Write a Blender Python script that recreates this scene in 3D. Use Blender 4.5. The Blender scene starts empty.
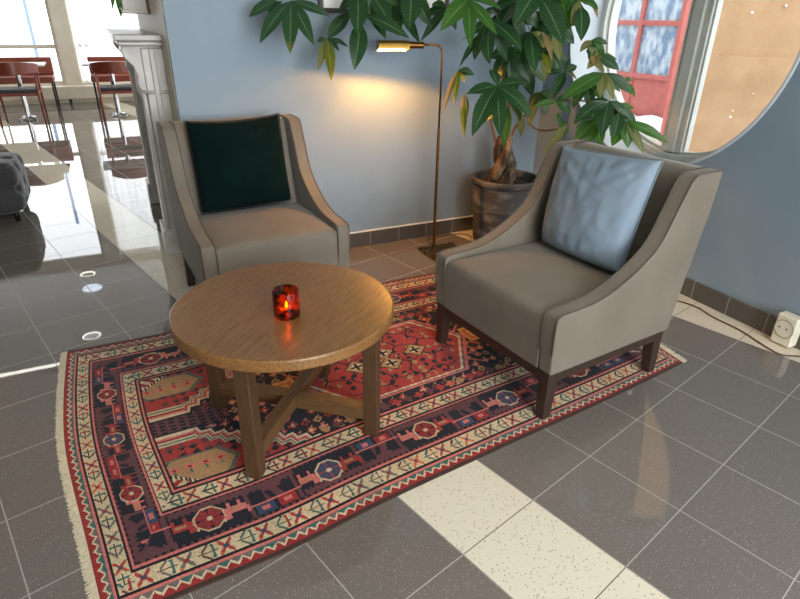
import bpy, bmesh, math, random
import numpy as np
from mathutils import Vector, Matrix, noise as mnoise
random.seed(7)
S = bpy.context.scene
COL = S.collection
PI = math.pi
R = math.radians

# ------------------------------------------------------------------ helpers
def lin(c):
    return tuple(((v/255)/12.92 if v/255 <= .04045 else ((v/255+.055)/1.055)**2.4) for v in c)

def new_mat(name):
    m = bpy.data.materials.new(name); m.use_nodes = True
    nt = m.node_tree
    return m, nt, nt.nodes['Principled BSDF']

def N(nt, kind, **kw):
    n = nt.nodes.new(kind)
    for k, v in kw.items():
        if k in n.inputs: n.inputs[k].default_value = v
        else: setattr(n, k, v)
    return n

def math_n(nt, op, a, b=None, c=None):
    n = nt.nodes.new('ShaderNodeMath'); n.operation = op
    for i, v in enumerate((a, b, c)):
        if v is None: continue
        if isinstance(v, (int, float)): n.inputs[i].default_value = v
        else: nt.links.new(v, n.inputs[i])
    return n.outputs[0]

def mixc(nt, fac, a, b):
    n = nt.nodes.new('ShaderNodeMix'); n.data_type = 'RGBA'
    for i, v in ((0, fac), (6, a), (7, b)):
        if isinstance(v, (int, float)): n.inputs[i].default_value = v
        elif isinstance(v, tuple): n.inputs[i].default_value = (*v[:3], 1)
        else: nt.links.new(v, n.inputs[i])
    return n.outputs[2]

def surf(name, c1, c2=None, scale=30., rough=.5, metal=0., bump=0., bscale=None, spec=.5, stretch=(1, 1, 1),
         detail=4., lo=.35, hi=.65, bdist=.002, sheen=0., coat=0., rvar=0.):
    """a plain procedural surface: two sRGB tones mixed by noise, plus a fine bump"""
    m, nt, b = new_mat(name)
    c1 = lin(c1); c2 = lin(c2) if c2 else c1
    tc = N(nt, 'ShaderNodeTexCoord'); mp = N(nt, 'ShaderNodeMapping'); mp.inputs['Scale'].default_value = stretch
    nt.links.new(tc.outputs['Object'], mp.inputs[0])
    nz = N(nt, 'ShaderNodeTexNoise', Scale=scale, Detail=detail); nt.links.new(mp.outputs[0], nz.inputs['Vector'])
    mr = N(nt, 'ShaderNodeMapRange'); mr.inputs[1].default_value = lo; mr.inputs[2].default_value = hi
    nt.links.new(nz.outputs[0], mr.inputs[0])
    nt.links.new(mixc(nt, mr.outputs[0], c1, c2), b.inputs['Base Color'])
    b.inputs['Roughness'].default_value = rough; b.inputs['Metallic'].default_value = metal
    b.inputs['Specular IOR Level'].default_value = spec
    if rvar: nt.links.new(math_n(nt, 'MULTIPLY_ADD', mr.outputs[0], rvar, rough), b.inputs['Roughness'])
    if sheen: b.inputs['Sheen Weight'].default_value = sheen; b.inputs['Sheen Roughness'].default_value = .4
    if coat: b.inputs['Coat Weight'].default_value = coat; b.inputs['Coat Roughness'].default_value = .12
    if bump:
        nb = N(nt, 'ShaderNodeTexNoise', Scale=bscale or scale*4, Detail=3.); nt.links.new(mp.outputs[0], nb.inputs['Vector'])
        bp = N(nt, 'ShaderNodeBump', Strength=bump, Distance=bdist); nt.links.new(nb.outputs[0], bp.inputs['Height'])
        nt.links.new(bp.outputs[0], b.inputs['Normal'])
    return m

def link(name, verts, faces, mat, parent=None, smooth=False, bevel=0., seg=3, ang=35, loc=None, sub=0):
    me = bpy.data.meshes.new(name)
    me.from_pydata([tuple(v) for v in verts], [], [tuple(f) for f in faces]); me.update()
    bm = bmesh.new(); bm.from_mesh(me); bmesh.ops.recalc_face_normals(bm, faces=bm.faces); bm.to_mesh(me); bm.free()
    return finish(name, me, mat, parent, smooth, bevel, seg, ang, loc, sub)

def finish(name, me, mat, parent=None, smooth=False, bevel=0., seg=3, ang=35, loc=None, sub=0):
    mats = mat if isinstance(mat, (list, tuple)) else [mat]
    for m in mats: me.materials.append(m)
    o = bpy.data.objects.new(name, me); COL.objects.link(o)
    if parent: o.parent = parent
    if loc: o.location = loc
    if smooth or bevel:
        me.polygons.foreach_set('use_smooth', [True]*len(me.polygons))
    if bevel:
        md = o.modifiers.new('bevel', 'BEVEL'); md.width = bevel; md.segments = seg
        md.limit_method = 'ANGLE'; md.angle_limit = R(ang); md.harden_normals = True
    if sub:
        md = o.modifiers.new('sub', 'SUBSURF'); md.levels = sub; md.render_levels = sub
    return o

class G:
    """collects primitives into one mesh"""
    def __init__(s): s.v = []; s.f = []; s.mi = []
    def add(s, v, f, mi=0):
        k = len(s.v); s.v += [Vector(p) for p in v]; s.f += [tuple(i+k for i in q) for q in f]; s.mi += [mi]*len(f); return s
    def box(s, lo, hi, M=None, mi=0):
        x0, y0, z0 = lo; x1, y1, z1 = hi
        v = [Vector(p) for p in ((x0,y0,z0),(x1,y0,z0),(x1,y1,z0),(x0,y1,z0),(x0,y0,z1),(x1,y0,z1),(x1,y1,z1),(x0,y1,z1))]
        if M: v = [M @ p for p in v]
        return s.add(v, [(0,3,2,1),(4,5,6,7),(0,1,5,4),(1,2,6,5),(2,3,7,6),(3,0,4,7)], mi)
    def loft(s, rings, caps=True, mi=0, closed=True):
        n = len(rings[0]); v = [p for r in rings for p in r]; f = []
        for i in range(len(rings)-1):
            for j in range(n if closed else n-1):
                k = (j+1) % n
                f.append((i*n+j, i*n+k, (i+1)*n+k, (i+1)*n+j))
        if caps:
            f.append(tuple(range(n-1, -1, -1))); f.append(tuple((len(rings)-1)*n+j for j in range(n)))
        return s.add(v, f, mi)
    def prism(s, poly, t0, t1, frame):
        """poly of (a,b) extruded from t0 to t1; frame(a,b,t)->point"""
        return s.loft([[frame(a, b, t) for a, b in poly] for t in (t0, t1)])
    def lathe(s, prof, n=48, c=(0,0,0), closed_prof=False, mi=0):
        c = Vector(c); rings = []
        for r, z in prof:
            rings.append([c+Vector((r*math.cos(2*PI*i/n), r*math.sin(2*PI*i/n), z)) for i in range(n)])
        if closed_prof: rings.append(rings[0])
        return s.loft(rings, caps=not closed_prof, mi=mi)
    def tube(s, pts, r, n=8, caps=True, mi=0):
        pts = [Vector(p) for p in pts]; rings = []; up = None
        for i, p in enumerate(pts):
            t = (pts[min(i+1, len(pts)-1)]-pts[max(i-1, 0)]).normalized()
            if up is None:
                up = t.orthogonal().normalized()
            up = (up - t*up.dot(t)).normalized(); sd = t.cross(up)
            rr = r[i] if isinstance(r, (list, tuple)) else r
            rings.append([p+(up*math.cos(2*PI*k/n)+sd*math.sin(2*PI*k/n))*rr for k in range(n)])
        return s.loft(rings, caps, mi)
    def out(s, name, mat, parent=None, **kw):
        o = link(name, s.v, s.f, mat, parent, **kw)
        if any(s.mi): o.data.polygons.foreach_set('material_index', s.mi)
        return o

def catmull(pts, n=6):
    pts = [Vector(p) for p in pts]; out = []
    for i in range(len(pts)-1):
        a = pts[max(i-1, 0)]; b = pts[i]; c = pts[i+1]; d = pts[min(i+2, len(pts)-1)]
        for k in range(n):
            t = k/n
            out.append(.5*((2*b)+(c-a)*t+(2*a-5*b+4*c-d)*t*t+(3*b-a-3*c+d)*t**3))
    out.append(pts[-1]); return out

def tag(o, label, cat, group=None, kind=None):
    o['label'] = label; o['category'] = cat
    if group: o['group'] = group
    if kind: o['kind'] = kind
    return o

def thing(name, label, cat, loc=(0,0,0), rz=0., group=None, kind=None):
    o = bpy.data.objects.new(name, None); COL.objects.link(o); o.empty_display_size = .1
    o.location = loc; o.rotation_euler = (0, 0, rz)
    return tag(o, label, cat, group, kind)

def struct(o, label, cat): return tag(o, label, cat, None, 'structure')

def copy_tree(o, parent=None):
    c = o.copy(); COL.objects.link(c)
    if parent: c.parent = parent
    for ch in list(o.children): copy_tree(ch, c)
    return c

# ------------------------------------------------------------------ materials
def floor_material():
    m, nt, b = new_mat('terrazzo_tiles'); L = nt.links
    T = .32; A = R(14.7); ox, oy = TILE_ORIGIN
    tc = N(nt, 'ShaderNodeTexCoord'); mp = N(nt, 'ShaderNodeMapping')
    mp.inputs['Scale'].default_value = (1/T, 1/T, 1); mp.inputs['Rotation'].default_value = (0, 0, -A)
    mp.inputs['Location'].default_value = ((ox*math.cos(A)+oy*math.sin(A))/T, (-ox*math.sin(A)+oy*math.cos(A))/T, 0)
    L.new(tc.outputs['Object'], mp.inputs[0])
    sp = N(nt, 'ShaderNodeSeparateXYZ'); L.new(mp.outputs[0], sp.inputs[0])
    x, y = sp.outputs[0], sp.outputs[1]
    def edge(c):   # distance to the nearest joint, in tiles
        return math_n(nt, 'ABSOLUTE', math_n(nt, 'SUBTRACT', math_n(nt, 'FRACT', math_n(nt, 'ADD', c, 100.5)), .5))
    d = math_n(nt, 'MINIMUM', edge(x), edge(y))
    grout = math_n(nt, 'LESS_THAN', d, .0052)
    # light bands, one tile wide, every six tiles
    fx = math_n(nt, 'FLOOR', x)
    band = math_n(nt, 'LESS_THAN', math_n(nt, 'MODULO', math_n(nt, 'ADD', fx, 62.), 6.), .5)
    # per tile tone
    cb = N(nt, 'ShaderNodeCombineXYZ'); L.new(fx, cb.inputs[0]); L.new(math_n(nt, 'FLOOR', y), cb.inputs[1])
    wn = N(nt, 'ShaderNodeTexWhiteNoise'); L.new(cb.outputs[0], wn.inputs['Vector'])
    # speckle
    n1 = N(nt, 'ShaderNodeTexNoise', Scale=420., Detail=2.); L.new(tc.outputs['Object'], n1.inputs['Vector'])
    v1 = N(nt, 'ShaderNodeTexVoronoi', Scale=150.); L.new(tc.outputs['Object'], v1.inputs['Vector'])
    sp1 = N(nt, 'ShaderNodeMapRange'); sp1.inputs[1].default_value = .34; sp1.inputs[2].default_value = .66; L.new(n1.outputs[0], sp1.inputs[0])
    dark = mixc(nt, sp1.outputs[0], lin((84, 78, 73)), lin((140, 132, 124)))
    sc = N(nt, 'ShaderNodeSeparateColor'); L.new(v1.outputs['Color'], sc.inputs[0])
    chip = math_n(nt, 'MULTIPLY', math_n(nt, 'LESS_THAN', v1.outputs['Distance'], .32), math_n(nt, 'GREATER_THAN', sc.outputs[0], .80))
    dark = mixc(nt, math_n(nt, 'MULTIPLY', chip, .5), dark, lin((172, 166, 158)))
    dark = mixc(nt, math_n(nt, 'MULTIPLY', wn.outputs['Value'], .18), dark, lin((92, 86, 81)))
    light = mixc(nt, sp1.outputs[0], lin((230, 222, 202)), lin((212, 204, 184)))
    light = mixc(nt, math_n(nt, 'MULTIPLY', chip, .75), light, lin((112, 104, 92)))
    tile = mixc(nt, band, dark, light)
    gcol = mixc(nt, band, lin((166, 161, 154)), lin((100, 96, 92)))
    L.new(mixc(nt, grout, tile, gcol), b.inputs['Base Color'])
    n2 = N(nt, 'ShaderNodeTexNoise', Scale=9., Detail=3.); L.new(tc.outputs['Object'], n2.inputs['Vector'])
    rg = math_n(nt, 'MULTIPLY_ADD', n2.outputs[0], .022, .006)
    L.new(math_n(nt, 'MAXIMUM', rg, math_n(nt, 'MULTIPLY', grout, .5)), b.inputs['Roughness'])
    b.inputs['Specular IOR Level'].default_value = .75
    n3 = N(nt, 'ShaderNodeTexNoise', Scale=26., Detail=1.); L.new(tc.outputs['Object'], n3.inputs['Vector'])
    h = math_n(nt, 'ADD', math_n(nt, 'MULTIPLY', n3.outputs[0], .02), math_n(nt, 'MULTIPLY', grout, -.5))
    bp = N(nt, 'ShaderNodeBump', Strength=.35, Distance=.0015); L.new(h, bp.inputs['Height']); L.new(bp.outputs[0], b.inputs['Normal'])
    return m

def skirting_material(name, axis, off, pitch=.211):
    m, nt, b = new_mat(name); L = nt.links
    tc = N(nt, 'ShaderNodeTexCoord'); sp = N(nt, 'ShaderNodeSeparateXYZ'); L.new(tc.outputs['Object'], sp.inputs[0])
    f = math_n(nt, 'FRACT', math_n(nt, 'DIVIDE', math_n(nt, 'ADD', sp.outputs[axis], off+21.1), pitch))
    j = math_n(nt, 'LESS_THAN', math_n(nt, 'ABSOLUTE', math_n(nt, 'SUBTRACT', f, .5)), .012)
    n1 = N(nt, 'ShaderNodeTexNoise', Scale=280., Detail=2.); L.new(tc.outputs['Object'], n1.inputs['Vector'])
    d = mixc(nt, n1.outputs[0], lin((62, 58, 54)), lin((100, 95, 90)))
    L.new(mixc(nt, j, d, lin((150, 146, 140))), b.inputs['Base Color']); b.inputs['Roughness'].default_value = .3
    return m

def wood_material(name, c1, c2, c3, rot=0., scale=1., rough=.42, axis='X', coat=0.):
    m, nt, b = new_mat(name); L = nt.links
    tc = N(nt, 'ShaderNodeTexCoord'); mp = N(nt, 'ShaderNodeMapping'); mp.inputs['Rotation'].default_value = (0, 0, rot)
    L.new(tc.outputs['Object'], mp.inputs[0])
    m2 = N(nt, 'ShaderNodeMapping')
    m2.inputs['Scale'].default_value = {'X': (1.2, 16, 16), 'Y': (16, 1.2, 16), 'Z': (16, 16, 1.2)}[axis]
    L.new(mp.outputs[0], m2.inputs[0])
    n0 = N(nt, 'ShaderNodeTexNoise', Scale=2.2*scale, Detail=3., Distortion=.6); L.new(m2.outputs[0], n0.inputs['Vector'])
    n1 = N(nt, 'ShaderNodeTexNoise', Scale=14.*scale, Detail=5.); L.new(m2.outputs[0], n1.inputs['Vector'])
    ring = math_n(nt, 'FRACT', math_n(nt, 'MULTIPLY', n0.outputs[0], 9.))
    ring = math_n(nt, 'ABSOLUTE', math_n(nt, 'SUBTRACT', ring, .5))
    a = mixc(nt, math_n(nt, 'MULTIPLY', ring, 1.7), lin(c1), lin(c2))
    mr = N(nt, 'ShaderNodeMapRange'); mr.inputs[1].default_value = .46; mr.inputs[2].default_value = .72; L.new(n1.outputs[0], mr.inputs[0])
    L.new(mixc(nt, math_n(nt, 'MULTIPLY', mr.outputs[0], .8), a, lin(c3)), b.inputs['Base Color'])
    b.inputs['Roughness'].default_value = rough
    if coat: b.inputs['Coat Weight'].default_value = coat; b.inputs['Coat Roughness'].default_value = .2
    bp = N(nt, 'ShaderNodeBump', Strength=.25, Distance=.0015); L.new(n1.outputs[0], bp.inputs['Height']); L.new(bp.outputs[0], b.inputs['Normal'])
    return m

def fabric_material(name, c1, c2, scale=900., rough=.85, sheen=.15, bump=.25, spec=.35):
    m, nt, b = new_mat(name); L = nt.links
    tc = N(nt, 'ShaderNodeTexCoord')
    n1 = N(nt, 'ShaderNodeTexNoise', Scale=scale, Detail=1.); L.new(tc.outputs['Object'], n1.inputs['Vector'])
    n2 = N(nt, 'ShaderNodeTexNoise', Scale=5., Detail=3.); L.new(tc.outputs['Object'], n2.inputs['Vector'])
    f = math_n(nt, 'MULTIPLY_ADD', n2.outputs[0], .5, math_n(nt, 'MULTIPLY', n1.outputs[0], .5))
    mr = N(nt, 'ShaderNodeMapRange'); mr.inputs[1].default_value = .36; mr.inputs[2].default_value = .64; L.new(f, mr.inputs[0])
    L.new(mixc(nt, mr.outputs[0], lin(c1), lin(c2)), b.inputs['Base Color'])
    b.inputs['Roughness'].default_value = rough; b.inputs['Specular IOR Level'].default_value = spec
    b.inputs['Sheen Weight'].default_value = sheen; b.inputs['Sheen Roughness'].default_value = .4
    bp = N(nt, 'ShaderNodeBump', Strength=bump, Distance=.0012); L.new(n1.outputs[0], bp.inputs['Height']); L.new(bp.outputs[0], b.inputs['Normal'])
    return m

def leaf_material(name, base, vein, rough=.27, trans=.25, tip=None, spots=None):
    m, nt, b = new_mat(name); L = nt.links
    uv = N(nt, 'ShaderNodeUVMap'); sp = N(nt, 'ShaderNodeSeparateXYZ'); L.new(uv.outputs[0], sp.inputs[0])
    u = math_n(nt, 'ABSOLUTE', math_n(nt, 'SUBTRACT', math_n(nt, 'MULTIPLY', sp.outputs[0], 2.), 1.)); v = sp.outputs[1]
    ph = math_n(nt, 'SUBTRACT', math_n(nt, 'MULTIPLY', v, 15.), math_n(nt, 'MULTIPLY', u, 2.6))
    s = math_n(nt, 'ABSOLUTE', math_n(nt, 'SUBTRACT', math_n(nt, 'FRACT', math_n(nt, 'ADD', ph, 20.)), .5))   # 0 at the vein
    ridge = N(nt, 'ShaderNodeMapRange'); ridge.inputs[1].default_value = .02; ridge.inputs[2].default_value = .2
    ridge.inputs[3].default_value = 1.; ridge.inputs[4].default_value = 0.; L.new(s, ridge.inputs[0])
    mid = math_n(nt, 'LESS_THAN', u, .07)
    fac = math_n(nt, 'MAXIMUM', math_n(nt, 'MULTIPLY', ridge.outputs[0], .38), mid)
    tc = N(nt, 'ShaderNodeTexCoord'); nz = N(nt, 'ShaderNodeTexNoise', Scale=14., Detail=3.); L.new(tc.outputs['Object'], nz.inputs['Vector'])
    b0 = lin(base); bd = tuple(c*.62 for c in b0)
    c = mixc(nt, nz.outputs[0], bd, b0)
    c = mixc(nt, fac, c, lin(vein))
    if tip:
        tf = N(nt, 'ShaderNodeMapRange'); tf.inputs[1].default_value = .80; tf.inputs[2].default_value = 1.06
        L.new(math_n(nt, 'ADD', v, math_n(nt, 'MULTIPLY_ADD', nz.outputs[0], .35, -.17)), tf.inputs[0])
        c = mixc(nt, tf.outputs[0], c, lin(tip))
    L.new(c, b.inputs['Base Color']); b.inputs['Roughness'].default_value = rough
    bp = N(nt, 'ShaderNodeBump', Strength=.6, Distance=.003)
    L.new(math_n(nt, 'SUBTRACT', 1., fac), bp.inputs['Height']); L.new(bp.outputs[0], b.inputs['Normal'])
    tr = N(nt, 'ShaderNodeBsdfTranslucent'); hsv = N(nt, 'ShaderNodeHueSaturation', Saturation=1.15, Value=1.7)
    L.new(c, hsv.inputs['Color']); L.new(hsv.outputs[0], tr.inputs[0])
    mx = N(nt, 'ShaderNodeMixShader'); mx.inputs[0].default_value = trans
    L.new(b.outputs[0], mx.inputs[1]); L.new(tr.outputs[0], mx.inputs[2])
    L.new(mx.outputs[0], nt.nodes['Material Output'].inputs[0])
    return m

def emit(name, c, s):
    m, nt, b = new_mat(name)
    b.inputs['Base Color'].default_value = (*lin(c), 1); b.inputs['Emission Color'].default_value = (*lin(c), 1); b.inputs['Emission Strength'].default_value = s
    return m

def glass(name, tint=(255, 255, 255), rough=0.):
    """thin clear pane: mostly lets light straight through, mirrors at a slant"""
    m, nt, b = new_mat(name); L = nt.links
    tr = N(nt, 'ShaderNodeBsdfTransparent'); tr.inputs[0].default_value = (*lin(tint), 1)
    gl = N(nt, 'ShaderNodeBsdfGlossy', Roughness=rough); fr = N(nt, 'ShaderNodeFresnel', IOR=1.45); gm = N(nt, 'ShaderNodeNewGeometry')   # the back of a thin sheet adds no second mirror
    fo = math_n(nt, 'MULTIPLY', fr.outputs[0], math_n(nt, 'SUBTRACT', 1., gm.outputs['Backfacing']))
    mx = N(nt, 'ShaderNodeMixShader'); L.new(fo, mx.inputs[0]); L.new(tr.outputs[0], mx.inputs[1]); L.new(gl.outputs[0], mx.inputs[2])
    L.new(mx.outputs[0], nt.nodes['Material Output'].inputs[0]); return m

TILE_ORIGIN = (1.43, 2.229)

CAML = [-2.72718, -3.32595, 1.35831]
CAMR = [[0.899209, -0.437219, 0.016214], [0.178838, 0.401125, 0.898396], [0.3993, 0.804946, -0.438886]]
EXPO = 0.35
LEAVES = [
[[-1.809,-0.185,1.438],[[[-1.876,-0.169,1.441],[-2.025,-0.181,1.363],0.06,"d"],[[-1.842,-0.138,1.438],[-1.912,-0.082,1.351],0.055,"d"],[0,[-2.012,-0.31,1.251],0.075,"d"],[0,[-1.891,-0.395,1.205],0.075,"dy"],[0,[-1.752,-0.345,1.243],0.07,"d"],[0,[-1.632,-0.245,1.374],0.055,"d"]]],
[[-1.637,-0.215,1.267],[[0,[-1.694,-0.219,1.252],0.031,"d"],[0,[-1.735,-0.341,1.127],0.042,"o"],[0,[-1.684,-0.394,1.078],0.052,"y"],[0,[-1.491,-0.192,1.396],0.068,"d"],[0,[-1.576,-0.226,1.209],0.037,"d"],[0,[-1.561,-0.32,1.233],0.031,"d"]]],
[[-1.473,-0.25,1.487],[[0,[-1.557,-0.442,1.287],0.097,"d"],[0,[-1.569,-0.206,1.389],0.046,"d"],[[-1.495,-0.326,1.349],[-1.573,-0.433,1.131],0.087,"d"],[0,[-1.412,-0.288,1.36],0.056,"d"]]],
[[-1.394,-0.248,1.471],[[0,[-1.358,-0.406,1.329],0.083,"d"],[[-1.46,-0.294,1.382],[-1.3,-0.498,1.281],0.062,"d"],[[-1.42,-0.254,1.397],[-1.341,-0.31,1.27],0.052,"d"],[0,[-1.275,-0.337,1.418],0.062,"m"]]],
[[-1.217,-0.344,1.502],[[0,[-1.313,-0.521,1.318],0.098,"d"],[0,[-1.148,-0.447,1.332],0.077,"d"],[0,[-1.287,-0.329,1.352],0.067,"d"],[0,[-1.171,-0.385,1.401],0.072,"m"]]],
[[-1.01,-0.355,1.419],[[0,[-1.187,-0.414,1.265],0.043,"d"],[0,[-1.111,-0.297,1.388],0.053,"d"],[0,[-1.04,-0.253,1.443],0.053,"m"],[0,[-0.954,-0.376,1.318],0.048,"d"]]],
[[-1.01,-0.571,1.457],[[0,[-1.208,-0.649,1.317],0.085,"b"],[0,[-1.103,-0.764,1.245],0.065,"b"],[0,[-0.949,-0.76,1.303],0.055,"b"],[0,[-0.853,-0.647,1.415],0.055,"b"],[0,[-1.085,-0.477,1.493],0.06,"m"],[0,[-0.926,-0.578,1.522],0.06,"b"]]],
[[-0.806,-0.426,1.315],[[0,[-0.975,-0.473,1.144],0.038,"d"],[0,[-0.857,-0.278,1.255],0.044,"d"],[0,[-0.79,-0.322,1.163],0.049,"d"]]],
[[-0.858,-0.545,1.369],[[0,[-0.772,-0.738,1.229],0.089,"d"],[[-0.883,-0.588,1.323],[-0.946,-0.71,1.168],0.073,"d"],[0,[-0.698,-0.538,1.299],0.068,"d"],[0,[-0.909,-0.451,1.291],0.052,"d"],[0,[-0.871,-0.483,1.198],0.057,"d"],[0,[-0.729,-0.558,1.166],0.063,"d"]]],
[[-0.668,-0.667,1.501],[[0,[-0.854,-0.762,1.34],0.102,"d"],[[-0.676,-0.723,1.472],[-0.679,-0.939,1.265],0.102,"d"],[0,[-0.688,-0.612,1.401],0.071,"d"],[0,[-0.789,-0.605,1.435],0.071,"m"],[0,[-0.549,-0.66,1.394],0.071,"d"],[0,[-0.764,-0.532,1.342],0.071,"d"]]],
[[-0.358,-0.649,1.474],[[[-0.37,-0.678,1.445],[-0.43,-0.782,1.278],0.08,"d"],[0,[-0.321,-0.756,1.426],0.064,"b"],[[-0.316,-0.682,1.465],[-0.309,-0.745,1.388],0.027,"w"],[0,[-0.441,-0.701,1.348],0.043,"o"],[0,[-0.414,-0.616,1.415],0.048,"m"]]],
[[-0.649,-0.628,1.316],[[0,[-0.704,-0.776,1.131],0.079,"d"],[0,[-0.67,-0.581,1.246],0.064,"d"],[[-0.594,-0.666,1.317],[-0.593,-0.766,1.182],0.032,"w"],[[-0.54,-0.681,1.318],[-0.534,-0.759,1.181],0.048,"o"],[[-0.614,-0.71,1.218],[-0.614,-0.787,1.125],0.032,"y"],[0,[-0.702,-0.606,1.148],0.069,"d"],[0,[-0.563,-0.651,1.239],0.058,"y"]]],
[[-0.855,-0.667,1.056],[[0,[-1.027,-0.64,1.019],0.074,"d"],[0,[-1.08,-0.801,0.834],0.095,"d"],[0,[-0.964,-0.883,0.836],0.079,"d"],[0,[-0.759,-0.866,0.916],0.085,"d"],[0,[-0.701,-0.699,1.07],0.074,"d"],[0,[-0.838,-0.56,1.132],0.053,"d"]]],
[[-0.767,-0.606,0.976],[[0,[-0.774,-0.341,0.918],0.061,"m"],[0,[-0.928,-0.603,0.835],0.072,"m"],[[-0.753,-0.646,0.949],[-0.845,-0.759,0.739],0.05,"b"],[0,[-0.527,-0.464,0.825],0.072,"m"],[0,[-0.545,-0.421,1.036],0.066,"m"],[[-0.538,-0.467,0.895],[-0.501,-0.454,0.74],0.044,"o"]]],
[[-1.009,-0.515,1.127],[[0,[-1.144,-0.615,0.936],0.027,"w"],[0,[-1.087,-0.613,0.968],0.032,"y"],[0,[-0.951,-0.581,1.106],0.043,"d"],[0,[-0.994,-0.554,1.07],0.043,"y"]]],
[[-1.0,-0.582,1.012],[[0,[-1.069,-0.709,0.808],0.037,"y"],[0,[-1.065,-0.656,0.933],0.027,"w"],[0,[-1.032,-0.658,0.891],0.032,"d"]]],
[[-0.447,-0.708,1.126],[[0,[-0.56,-0.687,1.106],0.06,"d"],[0,[-0.547,-0.757,0.99],0.06,"d"],[0,[-0.368,-0.709,1.15],0.044,"d"],[0,[-0.381,-0.74,1.081],0.044,"d"],[0,[-0.335,-0.57,1.199],0.044,"d"]]],
[[-0.336,-0.886,1.127],[[0,[-0.604,-0.884,1.001],0.085,"b"],[0,[-0.418,-0.97,1.014],0.053,"o"],[0,[-0.344,-0.99,0.999],0.048,"o"],[0,[-0.223,-0.996,1.03],0.058,"d"],[0,[-0.361,-0.754,1.233],0.032,"o"],[0,[-0.401,-0.829,1.059],0.053,"d"],[0,[-0.229,-0.917,1.032],0.048,"b"]]],
[[-0.325,-0.812,1.206],[[0,[-0.364,-0.769,1.249],0.032,"o"],[0,[-0.294,-0.808,1.24],0.053,"b"],[0,[-0.405,-0.83,1.144],0.043,"o"],[0,[-0.237,-0.891,1.141],0.064,"d"],[0,[-0.221,-0.848,1.188],0.043,"m"],[0,[-0.385,-0.856,1.161],0.053,"w"]]],
[[-0.37,-0.989,1.0],[[0,[-0.614,-1.02,0.901],0.089,"d"],[0,[-0.504,-1.109,0.84],0.073,"d"],[[-0.339,-1.046,0.951],[-0.414,-1.11,0.829],0.068,"d"],[0,[-0.435,-0.909,0.973],0.052,"d"],[0,[-0.263,-1.049,0.917],0.052,"d"],[0,[-0.411,-0.952,0.87],0.063,"b"]]],
[[-0.277,-1.039,0.901],[[0,[-0.132,-1.211,0.807],0.053,"b"],[0,[-0.239,-1.165,0.75],0.042,"o"],[0,[-0.158,-1.093,0.841],0.032,"o"],[0,[-0.293,-1.101,0.773],0.064,"b"],[0,[-0.336,-1.03,0.773],0.069,"b"],[0,[-0.21,-1.105,0.773],0.048,"m"]]],
[[-0.207,-0.925,1.083],[[0,[-0.194,-0.994,1.014],0.027,"b"],[0,[-0.23,-0.911,1.087],0.027,"b"],[0,[-0.162,-0.912,1.101],0.032,"b"]]],
[[-0.534,-0.887,0.877],[[0,[-0.704,-0.919,0.732],0.043,"o"],[[-0.529,-0.893,0.857],[-0.657,-0.875,0.741],0.048,"m"],[0,[-0.563,-0.844,0.862],0.032,"m"]]],
[[-0.352,-0.907,0.891],[[0,[-0.486,-0.901,0.782],0.081,"b"],[0,[-0.414,-0.939,0.778],0.065,"b"],[0,[-0.04,-0.716,0.755],0.065,"m"],[0,[-0.224,-0.625,0.798],0.065,"m"],[0,[-0.343,-0.958,0.761],0.065,"b"]]],
[[-0.563,-0.802,0.985],[[0,[-0.688,-0.78,0.957],0.038,"b"],[[-0.573,-0.832,0.933],[-0.578,-0.885,0.864],0.027,"m"],[0,[-0.492,-0.844,0.926],0.048,"m"],[0,[-0.463,-0.819,0.999],0.054,"m"]]],
[[-0.474,-0.333,1.16],[[0,[-0.561,-0.268,1.056],0.081,"d"],[0,[-0.51,-0.293,0.977],0.081,"d"],[0,[-0.377,-0.36,0.957],0.081,"d"],[0,[-0.308,-0.394,1.027],0.075,"m"],[0,[-0.348,-0.396,1.173],0.069,"d"],[0,[-0.555,-0.294,1.224],0.075,"d"]]],
[[-0.594,-0.296,1.423],[[0,[-0.673,-0.257,1.244],0.08,"d"],[0,[-0.561,-0.313,1.16],0.08,"d"],[0,[-0.464,-0.361,1.248],0.08,"d"],[0,[-0.457,-0.365,1.385],0.075,"d"],[0,[-0.715,-0.237,1.39],0.075,"d"]]],
[[-0.401,-0.426,1.401],[[0,[-0.458,-0.397,1.218],0.074,"d"],[0,[-0.359,-0.446,1.176],0.068,"d"],[0,[-0.281,-0.485,1.305],0.068,"m"],[0,[-0.513,-0.37,1.353],0.074,"d"]]],
[[-0.386,-0.819,1.068],[[0,[-0.491,-0.789,1.027],0.059,"d"],[0,[-0.487,-0.857,0.953],0.059,"m"],[0,[-0.409,-0.905,0.935],0.059,"d"],[0,[-0.314,-0.896,0.992],0.054,"m"],[0,[-0.303,-0.792,1.125],0.049,"d"]]],
[[-0.284,-0.973,0.969],[[0,[-0.361,-0.988,0.872],0.059,"d"],[0,[-0.292,-1.042,0.835],0.064,"m"],[0,[-0.214,-1.064,0.865],0.053,"d"],[0,[-0.193,-1.0,0.958],0.048,"b"],[0,[-0.334,-0.93,0.935],0.048,"o"]]],
[[-0.323,-0.746,1.282],[[0,[-0.392,-0.744,1.223],0.043,"o"],[0,[-0.371,-0.81,1.167],0.043,"d"],[0,[-0.282,-0.813,1.196],0.048,"m"],[0,[-0.233,-0.776,1.264],0.043,"d"]]],
[[-0.508,-0.617,1.238],[[0,[-0.592,-0.618,1.158],0.06,"d"],[0,[-0.568,-0.697,1.082],0.06,"o"],[0,[-0.474,-0.702,1.111],0.06,"d"],[0,[-0.429,-0.682,1.19],0.055,"m"],[0,[-0.483,-0.496,1.253],0.055,"d"]]],
[[-0.59,-0.388,1.472],[[0,[-0.661,-0.353,1.3],0.079,"d"],[0,[-0.547,-0.409,1.281],0.084,"d"],[0,[-0.461,-0.452,1.334],0.079,"d"],[0,[-0.438,-0.463,1.445],0.073,"d"],[0,[-0.7,-0.333,1.411],0.073,"d"]]],
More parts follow.
